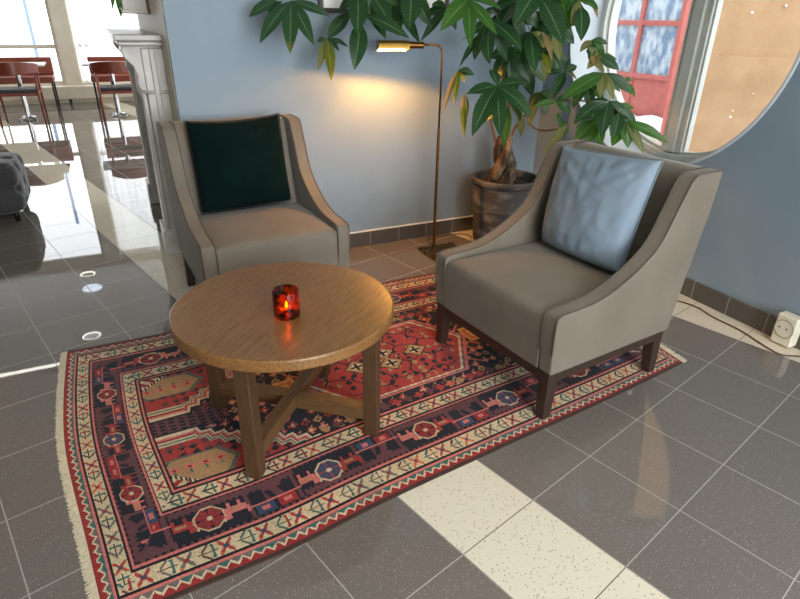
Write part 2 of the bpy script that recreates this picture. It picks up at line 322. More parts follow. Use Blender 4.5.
[[-0.4,-0.527,1.366],[[0,[-0.458,-0.498,1.17],0.072,"d"],[0,[-0.359,-0.547,1.203],0.072,"m"],[0,[-0.295,-0.579,1.256],0.066,"d"],[0,[-0.279,-0.587,1.358],0.061,"m"],[0,[-0.481,-0.487,1.284],0.072,"d"]]],
[[-0.568,-0.354,1.216],[[0,[-0.639,-0.319,1.051],0.079,"d"],[0,[-0.531,-0.372,0.986],0.085,"d"],[0,[-0.446,-0.414,1.044],0.079,"d"],[0,[-0.427,-0.424,1.165],0.068,"d"],[0,[-0.669,-0.304,1.171],0.068,"d"]]],
[[-0.396,-0.527,1.504],[[0,[-0.49,-0.577,1.326],0.077,"d"],[0,[-0.382,-0.63,1.328],0.071,"b"],[0,[-0.288,-0.633,1.408],0.066,"m"],[0,[-0.512,-0.519,1.414],0.071,"d"]]],
[[-1.211,-0.141,1.47],[[0,[-1.324,-0.166,1.321],0.071,"d"],[0,[-1.234,-0.232,1.283],0.071,"d"],[0,[-1.129,-0.24,1.364],0.071,"d"],[0,[-1.133,-0.302,1.246],0.055,"d"]]],
[[-0.413,-0.476,0.993],[[0,[-0.455,-0.455,0.785],0.05,"o"],[0,[-0.366,-0.499,0.863],0.067,"m"],[0,[-0.324,-0.52,0.961],0.062,"m"],[0,[-0.456,-0.454,0.901],0.062,"d"]]]]
BRANCHES = [
[[[-0.467,-0.226,0.413],[-0.513,-0.214,0.547],[-0.477,-0.243,0.678]],0.034],
[[[-0.395,-0.261,0.414],[-0.383,-0.245,0.543],[-0.459,-0.23,0.669]],0.034],
[[[-0.466,-0.293,0.415],[-0.493,-0.279,0.527],[-0.461,-0.273,0.619],[-0.468,-0.258,0.706]],0.036],
[[[-0.507,-0.239,0.616],[-0.549,-0.241,0.708],[-0.586,-0.245,0.821],[-0.6,-0.271,0.931],[-0.808,-0.596,1.048]],0.01],
[[[-0.489,-0.248,0.68],[-0.505,-0.251,0.866],[-0.519,-0.244,1.099],[-0.561,-0.257,1.319],[-0.611,-0.266,1.524],[-0.684,-0.285,1.759]],0.017],
[[[-0.453,-0.255,0.666],[-0.453,-0.233,0.922],[-0.502,-0.231,1.154],[-0.521,-0.31,1.373],[-0.552,-0.463,1.52],[-0.512,-0.47,1.662]],0.013],
[[[-0.445,-0.259,0.641],[-0.432,-0.288,0.746],[-0.431,-0.355,0.823],[-0.427,-0.446,0.899],[-0.406,-0.524,0.942],[-0.504,-0.781,0.986],[-0.418,-0.872,0.988],[-0.354,-0.973,0.997]],0.008],
[[[-0.417,-0.385,0.838],[-0.416,-0.452,0.788],[-0.385,-0.512,0.775],[-0.543,-0.816,0.841],[-0.52,-0.871,0.874]],0.007],
[[[-0.418,-0.872,0.988],[-0.359,-0.872,1.042],[-0.328,-0.878,1.127],[-0.325,-0.812,1.206]],0.005],
[[[-0.354,-0.973,0.997],[-0.306,-1.001,0.943],[-0.269,-1.031,0.9]],0.005],
[[[-0.328,-0.878,1.127],[-0.269,-0.905,1.063],[-0.207,-0.925,1.083]],0.003],
[[[-0.414,-0.475,1.736],[-0.411,-0.477,1.21],[-0.34,-0.568,1.199],[-0.447,-0.708,1.126]],0.003],
[[[-0.561,-0.257,1.319],[-0.788,-0.324,1.564],[-1.201,-0.174,1.693],[-1.72,-0.089,1.648],[-1.809,-0.185,1.438]],0.006],
[[[-1.201,-0.174,1.693],[-1.184,-0.285,1.596],[-1.217,-0.344,1.502]],0.004],
[[[-1.201,-0.174,1.693],[-1.352,-0.19,1.594],[-1.394,-0.248,1.471]],0.004],
[[[-1.352,-0.19,1.594],[-1.449,-0.194,1.567],[-1.473,-0.25,1.487]],0.004],
[[[-1.613,-0.087,1.659],[-1.628,-0.132,1.449],[-1.637,-0.215,1.267]],0.003],
[[[-0.788,-0.324,1.564],[-0.963,-0.303,1.535],[-1.01,-0.355,1.419]],0.003],
[[[-0.788,-0.324,1.564],[-0.933,-0.432,1.577],[-1.01,-0.571,1.457]],0.004],
[[[-0.561,-0.257,1.319],[-0.759,-0.418,1.419],[-0.806,-0.426,1.315],[-0.907,-0.457,1.212],[-1.009,-0.515,1.127]],0.003],
[[[-0.561,-0.257,1.319],[-0.751,-0.427,1.409],[-0.858,-0.545,1.369]],0.004],
[[[-0.521,-0.31,1.373],[-0.495,-0.467,1.57],[-0.326,-0.587,1.594],[-0.358,-0.649,1.474]],0.004],
[[[-0.521,-0.31,1.373],[-0.61,-0.512,1.383],[-0.649,-0.628,1.316]],0.004],
[[[-0.525,-0.241,1.099],[-0.563,-0.401,1.012],[-0.767,-0.606,0.976]],0.004],
[[[-0.586,-0.245,0.821],[-0.77,-0.354,1.003],[-1.0,-0.582,1.012]],0.003],
[[[-0.519,-0.244,1.099],[-0.499,-0.288,1.158],[-0.474,-0.333,1.16]],0.004],
[[[-0.406,-0.524,0.942],[-0.557,-0.766,0.965],[-0.563,-0.802,0.985]],0.003],
[[[-0.418,-0.872,0.988],[-0.369,-0.878,0.93],[-0.352,-0.907,0.891]],0.003],
[[[-0.561,-0.257,1.319],[-0.579,-0.282,1.382],[-0.594,-0.296,1.423]],0.004],
[[[-0.521,-0.31,1.373],[-0.45,-0.368,1.416],[-0.401,-0.426,1.401]],0.004],
[[[-0.427,-0.446,0.899],[-0.42,-0.472,0.959],[-0.413,-0.476,0.993]],0.003],
[[[-0.418,-0.872,0.988],[-0.384,-0.841,1.029],[-0.386,-0.819,1.068]],0.003],
[[[-0.354,-0.973,0.997],[-0.31,-0.967,0.98],[-0.284,-0.973,0.969]],0.003],
[[[-0.325,-0.812,1.206],[-0.319,-0.781,1.244],[-0.323,-0.746,1.282]],0.003],
[[[-0.649,-0.628,1.316],[-0.569,-0.62,1.268],[-0.508,-0.617,1.238]],0.003],
[[[-0.521,-0.31,1.373],[-0.546,-0.343,1.434],[-0.59,-0.388,1.472]],0.004],
[[[-0.521,-0.31,1.373],[-0.455,-0.455,1.375],[-0.4,-0.527,1.366]],0.004],
[[[-0.525,-0.241,1.099],[-0.54,-0.301,1.181],[-0.568,-0.354,1.216]],0.004],
[[[-0.521,-0.422,1.522],[-0.46,-0.497,1.541],[-0.396,-0.527,1.504]],0.004],
[[[-0.788,-0.324,1.564],[-1.159,-0.092,1.608],[-1.211,-0.141,1.47]],0.003]]
# ------------------------------------------------------------------ palette
M_floor = floor_material()
M_paint = surf('blue_grey_paint', (128, 146, 160), (134, 151, 164), scale=3, rough=.55, bump=.12, bscale=260, bdist=.001)
M_white = surf('white_paint', (226, 224, 218), (234, 232, 226), scale=3, rough=.6, bump=.08, bscale=200)
M_cream = surf('cream_paint', (214, 207, 188), (222, 216, 198), scale=4, rough=.55)
M_frame = surf('grey_window_paint', (188, 191, 184), (198, 201, 194), scale=6, rough=.4)
M_reveal = surf('pale_reveal_paint', (170, 178, 183), (178, 186, 190), scale=5, rough=.5)
M_caulk = surf('white_sealant', (214, 214, 212), (228, 228, 226), scale=60, rough=.5)
M_skb = skirting_material('back_skirting_tiles', 0, 1.4135)
M_skr = skirting_material('right_skirting_tiles', 1, 1.586)
M_glass = glass('window_glass')
M_marble = surf('pale_marble', (206, 203, 197), (166, 162, 156), scale=5, rough=.35, detail=8., lo=.42, hi=.72, bump=.05)
M_marbled = surf('dark_firebox', (38, 35, 33), (58, 53, 49), scale=9, rough=.85)
M_uph = fabric_material('taupe_upholstery', (108, 101, 89), (124, 116, 103), rough=.72, sheen=.2, bump=.12)
M_pipe = surf('taupe_piping', (84, 77, 66), (94, 87, 76), scale=200, rough=.7)
M_dwood = wood_material('dark_stained_wood', (52, 38, 31), (64, 48, 39), (42, 30, 25), axis='Z', rough=.4)
M_top = wood_material('oak_table_top', (140, 101, 57), (122, 85, 45), (88, 57, 28), rot=R(-41), scale=.7, rough=.36, axis='X', coat=.15)
M_leg = wood_material('oak_leg', (84, 60, 37), (73, 51, 31), (53, 36, 22), axis='Z', rough=.45)
M_str = wood_material('oak_rail', (104, 76, 46), (90, 64, 38), (66, 45, 27), axis='X', rough=.45)
M_brass = surf('aged_brass', (142, 114, 58), (120, 94, 44), scale=14, rough=.26, metal=1., rvar=.1)
M_dbrass = surf('dark_bronze_brass', (150, 108, 60), (126, 90, 48), scale=30, rough=.3, metal=1.)
M_green = fabric_material('dark_green_velvet', (3, 19, 18), (7, 28, 26), scale=700, rough=.95, sheen=.03, bump=.2, spec=.08)
M_blue = fabric_material('light_blue_velvet', (120, 138, 154), (136, 153, 168), scale=700, rough=.85, sheen=.1, bump=.2)
M_pot = surf('weathered_grey_pot', (70, 69, 68), (150, 145, 139), scale=5.5, rough=.75, detail=8., lo=.50, hi=.78, stretch=(1, 1, 2.6), bump=.25, bscale=60)
M_soil = surf('dark_soil', (36, 27, 20), (62, 48, 36), scale=60, rough=.95, bump=.8, bscale=120, bdist=.01)
M_trunk = surf('brown_bark', (56, 40, 29), (150, 130, 104), scale=18, rough=.85, detail=9., lo=.44, hi=.68, stretch=(1, 1, .45), bump=.8, bscale=60, bdist=.006)
M_stem = surf('brown_green_stem', (104, 74, 44), (126, 94, 56), scale=25, rough=.6)
M_petiole = surf('green_petiole', (88, 112, 58), (108, 126, 66), scale=25, rough=.5)
LEAFM = {
 'd': leaf_material('dark_green_leaf', (38, 76, 38), (84, 118, 80), trans=.2),
 'm': leaf_material('mid_green_leaf', (54, 96, 40), (92, 130, 78), trans=.28),
 'b': leaf_material('bright_green_leaf', (66, 112, 44), (104, 144, 76), trans=.38),
 'o': leaf_material('olive_leaf', (120, 126, 72), (146, 148, 98), trans=.3, rough=.5),
 'y': leaf_material('yellowing_leaf', (112, 124, 44), (146, 146, 62), trans=.35, tip=(186, 160, 56)),
 'w': leaf_material('withered_leaf', (160, 136, 86), (176, 152, 104), trans=.3, rough=.7),
 'dy': leaf_material('dark_leaf_yellow_tip', (40, 80, 38), (84, 122, 84), trans=.2, tip=(128, 124, 48)),
}
M_redwood = wood_material('reddish_chair_wood', (132, 62, 38), (116, 52, 31), (92, 40, 24), axis='Z', rough=.35)
M_redwoodx = wood_material('reddish_chair_wood_cross', (128, 58, 36), (112, 50, 30), (88, 38, 23), axis='X', rough=.35)
M_leather = surf('tan_red_leather', (150, 72, 50), (132, 60, 40), scale=10, rough=.42, bump=.1)
M_black = surf('black_seat_leather', (30, 32, 38), (42, 44, 50), scale=14, rough=.4)
M_blackm = surf('black_metal', (34, 32, 32), (44, 42, 41), scale=20, rough=.45, metal=.6)
M_chrome = surf('chrome', (214, 214, 216), (198, 198, 201), scale=5, rough=.12, metal=1.)
M_tabw = surf('grey_white_laminate', (206, 206, 206), (216, 216, 216), scale=8, rough=.2)
M_rad = surf('cream_enamel', (206, 198, 178), (212, 205, 186), scale=6, rough=.35)
M_pouf = fabric_material('charcoal_velvet', (50, 50, 52), (66, 66, 68), scale=600, rough=.8, sheen=.3, bump=.2)
M_sock = surf('ivory_plastic', (218, 212, 192), (224, 219, 201), scale=20, rough=.35)
M_hole = surf('dark_socket_hole', (40, 38, 36), (48, 45, 42), scale=20, rough=.6)
M_cord = surf('brown_cord', (74, 46, 34), (86, 55, 41), scale=60, rough=.5)
M_snow = surf('snow', (232, 236, 242), (216, 222, 230), scale=3, rough=.8, bump=.6, bscale=14, bdist=.03)
M_ochre = surf('ochre_stucco', (168, 136, 102), (154, 122, 88), scale=3.2, rough=.85, detail=6., bump=.5, bscale=45, bdist=.006)
M_redp = surf('red_door_paint', (174, 94, 86), (162, 84, 76), scale=12, rough=.5)
M_frost = surf('frosted_blue_panes', (104, 128, 156), (176, 190, 202), scale=11, rough=.25, detail=7., lo=.40, hi=.62, stretch=(1, 1.2, .6))
M_mat = surf('white_picture_mount', (232, 232, 228), (238, 238, 235), scale=10, rough=.7)
M_art = surf('green_print', (150, 172, 128), (186, 200, 160), scale=6, rough=.6)
M_dframe = surf('dark_picture_frame', (38, 32, 28), (52, 44, 38), scale=30, rough=.4)
M_lampd = emit('downlight_glow', (255, 246, 230), 5.)
M_tube = emit('warm_lamp_glow', (255, 216, 150), 6.)
M_flame = emit('candle_flame', (255, 170, 60), 40.)
M_wax = surf('candle_wax', (238, 214, 170), (246, 224, 184), scale=20, rough=.4)
M_fringe = surf('cream_fringe', (224, 212, 184), (200, 188, 160), scale=90, rough=.9)

# ------------------------------------------------------------------ setting
o = G().add([(-9, -7, 0), (.34, -7, 0), (.34, 8.6, 0), (-9, 8.6, 0), (-9, -7, -.1), (.34, -7, -.1), (.34, 8.6, -.1), (-9, 8.6, -.1)],
   [(0,1,2,3),(4,7,6,5),(0,4,5,1),(1,5,6,2),(2,6,7,3),(3,7,4,0)]).out('floor', M_floor)
struct(o, 'polished grey terrazzo tile floor with pale one-tile bands', 'floor')
o = G().box((-9.2, -7.2, 3.0), (.54, 8.8, 3.12)).out('ceiling', M_white); struct(o, 'white ceiling over the lobby, above the photo', 'ceiling')
o = G().box((-2.396, .01, 0), (.34, .06, 3)).out('wall_back', M_paint); struct(o, 'light blue-grey wall behind the left armchair and lamp', 'wall')
o = G().box((-2.4, .06, 0), (.34, 2.0, 3)).out('wall_fireplace', M_cream); struct(o, 'cream end face of the wall that carries the marble fireplace', 'wall')
# right wall with the round opening
CY, CZ, CR = -.94, 1.372, .741
def round_wall():
    g = G(); n = 96; y0, y1, z0, z1 = -7., .01, 0., 3.
    ring = [(CY+CR*math.cos(2*PI*i/n), CZ+CR*math.sin(2*PI*i/n)) for i in range(n)]
    def outer(i):
        a = 2*PI*i/n; c, s = math.cos(a), math.sin(a); t = min(((y1-CY)/c if c > 1e-9 else (y0-CY)/c if c < -1e-9 else 1e9), ((z1-CZ)/s if s > 1e-9 else (z0-CZ)/s if s < -1e-9 else 1e9))
        return (CY+t*c, CZ+t*s)
    ou = [outer(i) for i in range(n)]
    for x in (0., .38):
        v = [(x, *p) for p in ring]+[(x, *p) for p in ou]; f = []
        cor = []
        for i in range(n):
            k = (i+1) % n; f.append((i, k, n+k, n+i))
            a, b2 = ou[i], ou[k]
            if abs(a[0]-b2[0]) > 1e-6 and abs(a[1]-b2[1]) > 1e-6:   # a corner of the wall lies between
                c = (a[0] if abs(a[0]-y0) < 1e-6 or abs(a[0]-y1) < 1e-6 else b2[0], a[1] if abs(a[1]-z0) < 1e-6 or abs(a[1]-z1) < 1e-6 else b2[1])
                v.append((x, *c)); f.append((n+i, n+k, len(v)-1))
        g.add(v, f)
    g.add([(x, *p) for x in (0., .38) for p in ring], [(i, (i+1) % n, n+(i+1) % n, n+i) for i in range(n)])
    o = g.out('wall_right', M_paint); return o
struct(round_wall(), 'blue-grey wall with the large round window', 'wall')
# white lining of the round opening
def ring_mesh(r0, r1, x0, x1, n=96):
    g = G()
    g.loft([[(x, CY+r*math.cos(2*PI*i/n), CZ+r*math.sin(2*PI*i/n)) for i in range(n)] for x, r in ((x0, r0), (x0, r1), (x1, r1), (x1, r0), (x0, r0))], caps=False)
    return g
o = ring_mesh(CR-.006, CR+.012, -.003, .38).out('trim_1', M_reveal, smooth=True, ang=30); struct(o, 'pale painted lining of the round window opening', 'window trim')
w = thing('window_1', 'large round window with a grey frame and upright middle post', 'window', (.29, CY, CZ), kind='structure')
def at_w(g, name, mat, **kw):
    for i, p in enumerate(g.v): g.v[i] = p-Vector((.29, CY, CZ))
    return g.out(name, mat, w, **kw)
at_w(ring_mesh(.700, .737, .235, .345), 'window_frame', M_frame, bevel=.004)
at_w(ring_mesh(.684, .706, .265, .325), 'sash_frame', M_frame, bevel=.003)
g = G(); zt = .69
g.box((.235, CY-.014, CZ-zt), (.345, CY+.054, CZ+zt)); at_w(g, 'middle_post', M_frame, bevel=.004)
for sy in (-1, 1):
    g = G(); g.box((.258, CY+.02+sy*.052-.018, CZ-zt), (.33, CY+.02+sy*.052+.018, CZ+zt)); at_w(g, 'sash_stile', M_frame, bevel=.004)
    g = G(); g.box((.275, CY+.02+sy*.075-.006, CZ-zt), (.315, CY+.02+sy*.075+.006, CZ+zt)); at_w(g, 'glazing_bead', M_frame, bevel=.002)
    g = G(); n = 48; aa = [(-PI/2+PI*i/n) for i in range(n+1)]
    poly = [(CY+sy*(  .07+.62*math.cos(a)), CZ+.695*math.sin(a)) for a in aa]
    g.loft([[(x, *p) for p in poly] for x in (.292, .297)]); at_w(g, 'pane', M_glass)
# skirting
o = G().box((-2.39, -.003, 0), (0, .01, .098)).out('baseboard_back', M_skb, bevel=.002); struct(o, 'dark grey tile skirting along the back wall', 'skirting')
o = G().box((-.013, -7, 0), (0, 0, .10)).out('baseboard_right', M_skr, bevel=.002); struct(o, 'dark grey tile skirting under the round window', 'skirting')
o = G().box((-2.39, -.0035, .098), (0, .0105, .104)).out('trim_2', M_caulk); struct(o, 'thin white sealant line on the back skirting', 'trim')
# far side of the lobby
g = G(); y0, y1 = 8.4, 8.6
for a, b, z0, z1 in ((-9, -6.3, 0, 3), (-6.3, .34, 0, .30), (-6.3, .34, 2.85, 3), (-3.30, -3.07, .30, 2.85), (-.3, .34, .30, 2.85)): g.box((a, y0, z0), (b, y1, z1))
struct(g.out('wall_far', M_cream), 'cream wall around the tall bright windows across the lobby', 'wall')
struct(G().box((-9.2, -7, 0), (-9, 8.6, 3)).out('wall_left', surf('dark_unseen_wall', (112, 88, 68), (98, 76, 58), scale=4, rough=.6)), 'unseen lobby side wall, brown to cut bounced light, left of the photo', 'wall')  # unseen wall, its brown made up so it bounces little light
g = G()
for a, b, z0, z1 in ((-9, -3.3, 0, 3), (-3.3, -.3, 0, .25), (-3.3, -.3, 2.85, 3), (-.3, .34, 0, 3), (-1.85, -1.75, .25, 2.85)): g.box((a, -7.2, z0), (b, -7, z1))
struct(g.out('wall_front', M_white), 'white wall with tall windows behind the camera', 'wall')
def far_window(name, x0, x1, bars, label):
    r = thing(name, label, 'window', ((x0+x1)/2, 8.5, .3), kind='structure'); off = Vector(((x0+x1)/2, 8.5, .3))
    def o_(g, nm, mat, **kw):
        g.v = [p-off for p in g.v]; return g.out(nm, mat, r, **kw)
    g = G()
    for a, b, z0, z1 in ((x0, x0+.05, .3, 2.85), (x1-.05, x1, .3, 2.85), (x0+.05, x1-.05, .3, .35), (x0+.05, x1-.05, 2.80, 2.85)): g.box((a, 8.46, z0), (b, 8.53, z1))
    o_(g, 'window_frame', M_cream)
    for z in bars: o_(G().box((x0+.05, 8.45, z-.03), (x1-.05, 8.52, z+.03)), 'transom', M_cream)
    o_(G().box((x0+.05, 8.49, .35), (x1-.05, 8.496, 2.80)), 'pane', M_glass)
far_window('window_2', -6.3, -3.30, (.88,), 'tall bright window left of the cream pillar, with one crossbar')
far_window('window_3', -3.07, -.3, (.9,), 'tall bright window behind the sheer curtain')
far_window_y = 8.3
# sheer curtain
M_sheer, nt, b = new_mat('sheer_white_cloth')
tr = N(nt, 'ShaderNodeBsdfTransparent'); tl = N(nt, 'ShaderNodeBsdfTranslucent'); tl.inputs[0].default_value = (.9, .89, .86, 1)
mx = N(nt, 'ShaderNodeMixShader'); mx.inputs[0].default_value = .55
nt.links.new(tr.outputs[0], mx.inputs[1]); nt.links.new(tl.outputs[0], mx.inputs[2]); nt.links.new(mx.outputs[0], nt.nodes['Material Output'].inputs[0])
def curtain(x0, x1, label, y=8.3, pitch=.11):
    g = G(); nx = int((x1-x0)/.012); rows = []
    for z in (.33, 1.2, 2.82):
        rows.append([(x0+(x1-x0)*i/nx, y+.03*math.sin(2*PI*(x0+(x1-x0)*i/nx)/pitch+.8*math.sin(i*.05))+.008*math.sin(i*.9), z) for i in range(nx+1)])
    g.loft(rows, caps=False, closed=False)
    tag(g.out('sheer_curtain', M_sheer, smooth=True), label, 'curtain')
curtain(-3.05, -1.2, 'sheer white curtain hanging right of the cream pillar')
# long convector under the windows
r = thing('radiator', 'long low cream radiator under the far windows', 'radiator', (-3.3, 8.2, .0))
G().box((-1.9, -.07, .09), (1.9, .09, .285)).out('casing', M_rad, r, bevel=.008)
g = G()
for i in range(60): g.box((-1.86+i*.063, -.06, .285), (-1.86+i*.063+.03, .08, .291))
g.out('top_grille', M_rad, r)
for x in (-1.5, 0, .45, 1.6): G().box((x, -.03, 0), (x+.04, .05, .092)).out('foot', M_blackm, r)
# ceiling lights mirrored in the floor
for x, y, lab in ((-3.57, 5.42, 'round ceiling downlight nearer the fireplace'), (-3.63, 8.0, 'round ceiling downlight nearest the far windows')):
    r = thing('downlight', lab, 'ceiling light', (x, y, 3.), group='ceiling lights mirrored in the floor')
    G().lathe([(.13, -.012), (.16, -.012), (.165, 0), (.125, 0)], closed_prof=True).out('trim_ring', M_white, r)
    G().lathe([(.130, -.011), (.130, -.004), (.108, -.004), (.108, -.011)], closed_prof=True).out('light_ring', M_lampd, r)
    G().lathe([(.0001, -.004), (.1, -.004), (.1, 0), (.0001, 0)], n=32).out('diffuser', M_chrome, r)
r = thing('ceiling_panel', 'round flat ceiling lamp between the downlights', 'ceiling light', (-3.56, 7.3, 3.))
G().lathe([(.0001, -.02), (.15, -.02), (.16, 0), (.0001, 0)]).out('diffuser', emit('panel_glow', (225, 238, 255), 3.), r)
r = thing('linear_ceiling_light', 'long strip light on the ceiling', 'ceiling light', (-4.4, 4.7, 3.))
G().box((-.75, -.05, -.03), (.75, .05, 0)).out('housing', M_white, r); G().box((-.74, -.04, -.034), (.74, .04, -.03)).out('diffuser', emit('strip_glow', (255, 250, 240), 5.), r)
# picture on the back wall
r = thing('framed_picture', 'dark framed print with white mount, its lower edge behind the leaves', 'picture', (-1.2, 0, 1.39))
g = G()
for a, b_, z0, z1 in ((-.405, -.38, 0, .62), (.38, .405, 0, .62), (-.38, .38, 0, .025), (-.38, .38, .595, .62)): g.box((a, -.018, z0), (b_, .006, z1))
g.out('frame', M_dframe, r, bevel=.002)
G().box((-.38, -.008, .025), (.38, .004, .595)).out('mount', M_mat, r)
G().box((-.26, -.0095, .05), (.26, -.008, .50)).out('print', M_art, r)
# ------------------------------------------------------------------ fireplace on the end wall
r = thing('fireplace', 'pale carved marble fireplace surround beyond the left armchair', 'fireplace', (-2.4, 1.06, 0))
def fx(y): return y-1.06
for y0, y1 in ((.33, .60), (1.55, 1.80)):
    G().box((-.16, fx(y0), 0), (0, fx(y1), .16)).out('plinth', M_marble, r, bevel=.008)
    g = G(); g.box((-.115, fx(y0+.02), .16), (0, fx(y1-.02), 1.20)); g.box((-.14, fx(y0+.06), .16), (-.115, fx(y1-.06), 1.02)); g.box((-.075, fx(y0+.008), .16), (-.045, fx(y1-.008), 1.2))
    jam = g.out('jamb', M_marble, r, bevel=.006)
    prof = [(0, 1.225), (-.20, 1.225), (-.215, 1.19), (-.20, 1.15), (-.165, 1.11), (-.15, 1.06), (-.158, 1.02), (-.145, .985), (-.115, .97), (0, .97)]
    g = G(); g.prism(prof, fx(y0+.035), fx(y1-.035), lambda a, b, t: (a, t, b)); sc = g.out('corbel', M_marble, r, bevel=.006)
    G().tube([(-.125, fx(y0+.02), .972), (0, fx(y0+.02), .972)], .010, 10).out('bead', M_marble, sc, smooth=True)
G().box((-.115, fx(.60), .86), (0, fx(1.55), 1.21)).out('frieze', M_marble, r, bevel=.006)
g = G(); g.box((-.24, fx(.28), 1.238), (0, fx(1.85), 1.270)); g.out('mantel_shelf', M_marble, r, bevel=.008)
g = G(); g.box((-.225, fx(.30), 1.212), (0, fx(1.83), 1.238)); g.out('shelf_moulding', M_marble, r, bevel=.01)
G().box((-.03, fx(.60), 0), (0, fx(1.55), .86)).out('firebox', M_marbled, r)  # flat dark panel closing the fireplace opening
# wall planter above the mantel
r = thing('wall_planter', 'white beaded wall box with a wooden back and a trailing green leaf', 'planter', (-2.4, .95, 1.37))
G().box((-.014, -.20, .0), (0, .20, .34)).out('back_board', surf('mid_brown_board', (112, 84, 52), (96, 70, 42), scale=12, rough=.5), r)
G().box((-.145, -.17, .02), (-.014, .17, .34)).out('box', M_white, r, bevel=.006)
g = G(); g.box((-.155, -.18, .0), (-.010, .18, .022)); bx = g.out('bottom_moulding', M_white, r, bevel=.009)
g = G()
for i in range(26): g.lathe([(.0005, -.006), (.005, -.004), (.0065, 0), (.005, .004), (.0005, .006)], n=8, c=(-.156, -.17+i*.0136, .026))
g.out('beading', M_white, bx, smooth=True)
# ------------------------------------------------------------------ leaves
def leaf_geo(g, uvs, base, tip, wd, nrm, mi=0, nl=9, arch=.07, fold=.12, stalk=.04):
    base = Vector(base); tip = Vector(tip); ax = tip-base; ln = ax.length; a = ax.normalized()
    n = (nrm-a*nrm.dot(a)).normalized(); sd = a.cross(n); k0 = len(g.v); vs = []; fs = []
    tw = random.uniform(-.25, .25)
    for i in range(nl+1):
        t = i/nl; p = base+ax*t+n*(arch*ln*4*t*(1-t)*(1 if t < .5 else 1))
        wv = wd*.5*(max(math.sin(PI*max(t-stalk, 0)/(1-stalk)*.5*2 if False else PI*min(1, max(0, (t-stalk)/(1-stalk)))**.85), 0)**.85)
        wv = max(wv, .0012)
        s2 = (sd*math.cos(tw*t)+n*math.sin(tw*t)); n2 = (n*math.cos(tw*t)-sd*math.sin(tw*t))
        for j in range(-2, 3):
            u = j/2; wob = .05*wv*math.sin(t*19+j)
            vs.append(p+s2*(wv*u)+n2*(fold*wv*abs(u)*1.6-fold*wv*u*u*.5+wob*abs(u)))
            uvs.append((u*.5+.5, t))
    for i in range(nl):
        for j in range(4):
            q = i*5+j; fs.append((q, q+1, q+6, q+5))
    g.add(vs, fs, mi)

def palmate(name, centre, leaflets, parent, origin, stalk=None):
    g = G(); uvs = []; mats = []; c = Vector(centre); tocam = (Vector((-2.73, -3.33, 1.36))-c).normalized()
    for b, t, wd, col in leaflets:
        m = LEAFM[col]
        if m not in mats: mats.append(m)
        base = c if b == 0 else Vector(b)
        nr = (tocam*.75+Vector((0, 0, .75))+Vector((random.uniform(-.35, .35), random.uniform(-.35, .35), random.uniform(-.2, .2)))).normalized()
        droop = col in ('w', 'y')
        leaf_geo(g, uvs, base, t, wd*1.08, nr, mats.index(m), arch=random.uniform(.05, .10), fold=.5 if droop else random.uniform(.10, .22))
    for i in range(len(g.v)): g.v[i] = g.v[i]-origin
    me = bpy.data.meshes.new(name); me.from_pydata([tuple(v) for v in g.v], [], g.f); me.update()
    uvl = me.uv_layers.new(name='UVMap')
    idx = np.empty(len(me.loops), dtype=np.int32); me.loops.foreach_get('vertex_index', idx)
    uvl.data.foreach_set('uv', np.array(uvs, dtype=np.float32)[idx].ravel())
    me.polygons.foreach_set('material_index', g.mi)
    return finish(name, me, mats, parent, smooth=True)

PX, PY = -.445, -.268
plant = thing('potted_money_tree', 'tall leafy money tree with braided trunk in a weathered grey pot', 'plant', (PX, PY, 0))
PO = Vector((PX, PY, 0))
prof = [(.0, 0), (.178, 0), (.188, .012), (.196, .15), (.2, .235), (.206, .24), (.205, .25), (.208, .256), (.206, .266), (.208, .272), (.205, .282), (.211, .40), (.222, .408), (.228, .42), (.228, .438), (.222, .447), (.208, .447), (.2, .436), (.196, .39), (.0, .39)]
pot = G().lathe([(max(r_, .0005), z) for r_, z in prof], n=64).out('pot', M_pot, plant, smooth=True)
md = pot.modifiers.new('bevel', 'BEVEL'); md.width = .004; md.segments = 2; md.limit_method = 'ANGLE'; md.harden_normals = True
G().lathe([(.0005, .385), (.196, .385), (.196, .40), (.12, .408), (.0005, .41)], n=40).out('soil', M_soil, pot, smooth=True)
for k, (pts, rad) in enumerate(BRANCHES):
    P = [Vector(p)-PO for p in pts]
    if k < 3:
        ang0 = k*2*PI/3; P = []   # three braided stems
        for i in range(13):
            t = i/12; a = ang0+t*PI*1.15; rr = .056*(1-.5*t)
            P.append(Vector((rr*math.cos(a)-.02*t-.012, rr*math.sin(a)+.02*t, .40+.30*t)))
        rad_l = [.044*(1-.40*i/12)*(1+.10*math.sin(i*2.3+k)) for i in range(13)]
        G().tube(P, rad_l, 12).out('trunk', M_trunk, plant, smooth=True)
        continue
    P = catmull(P, 5); nn = len(P)
    mat = M_stem if rad >= .005 else M_petiole
    G().tube(P, [rad*(1-.45*i/(nn-1)) for i in range(nn)], 8).out('branch' if rad >= .005 else 'leaf_stalk', mat, plant, smooth=True)
for c, ls in LEAVES: palmate('leaf', c, ls, plant, PO)
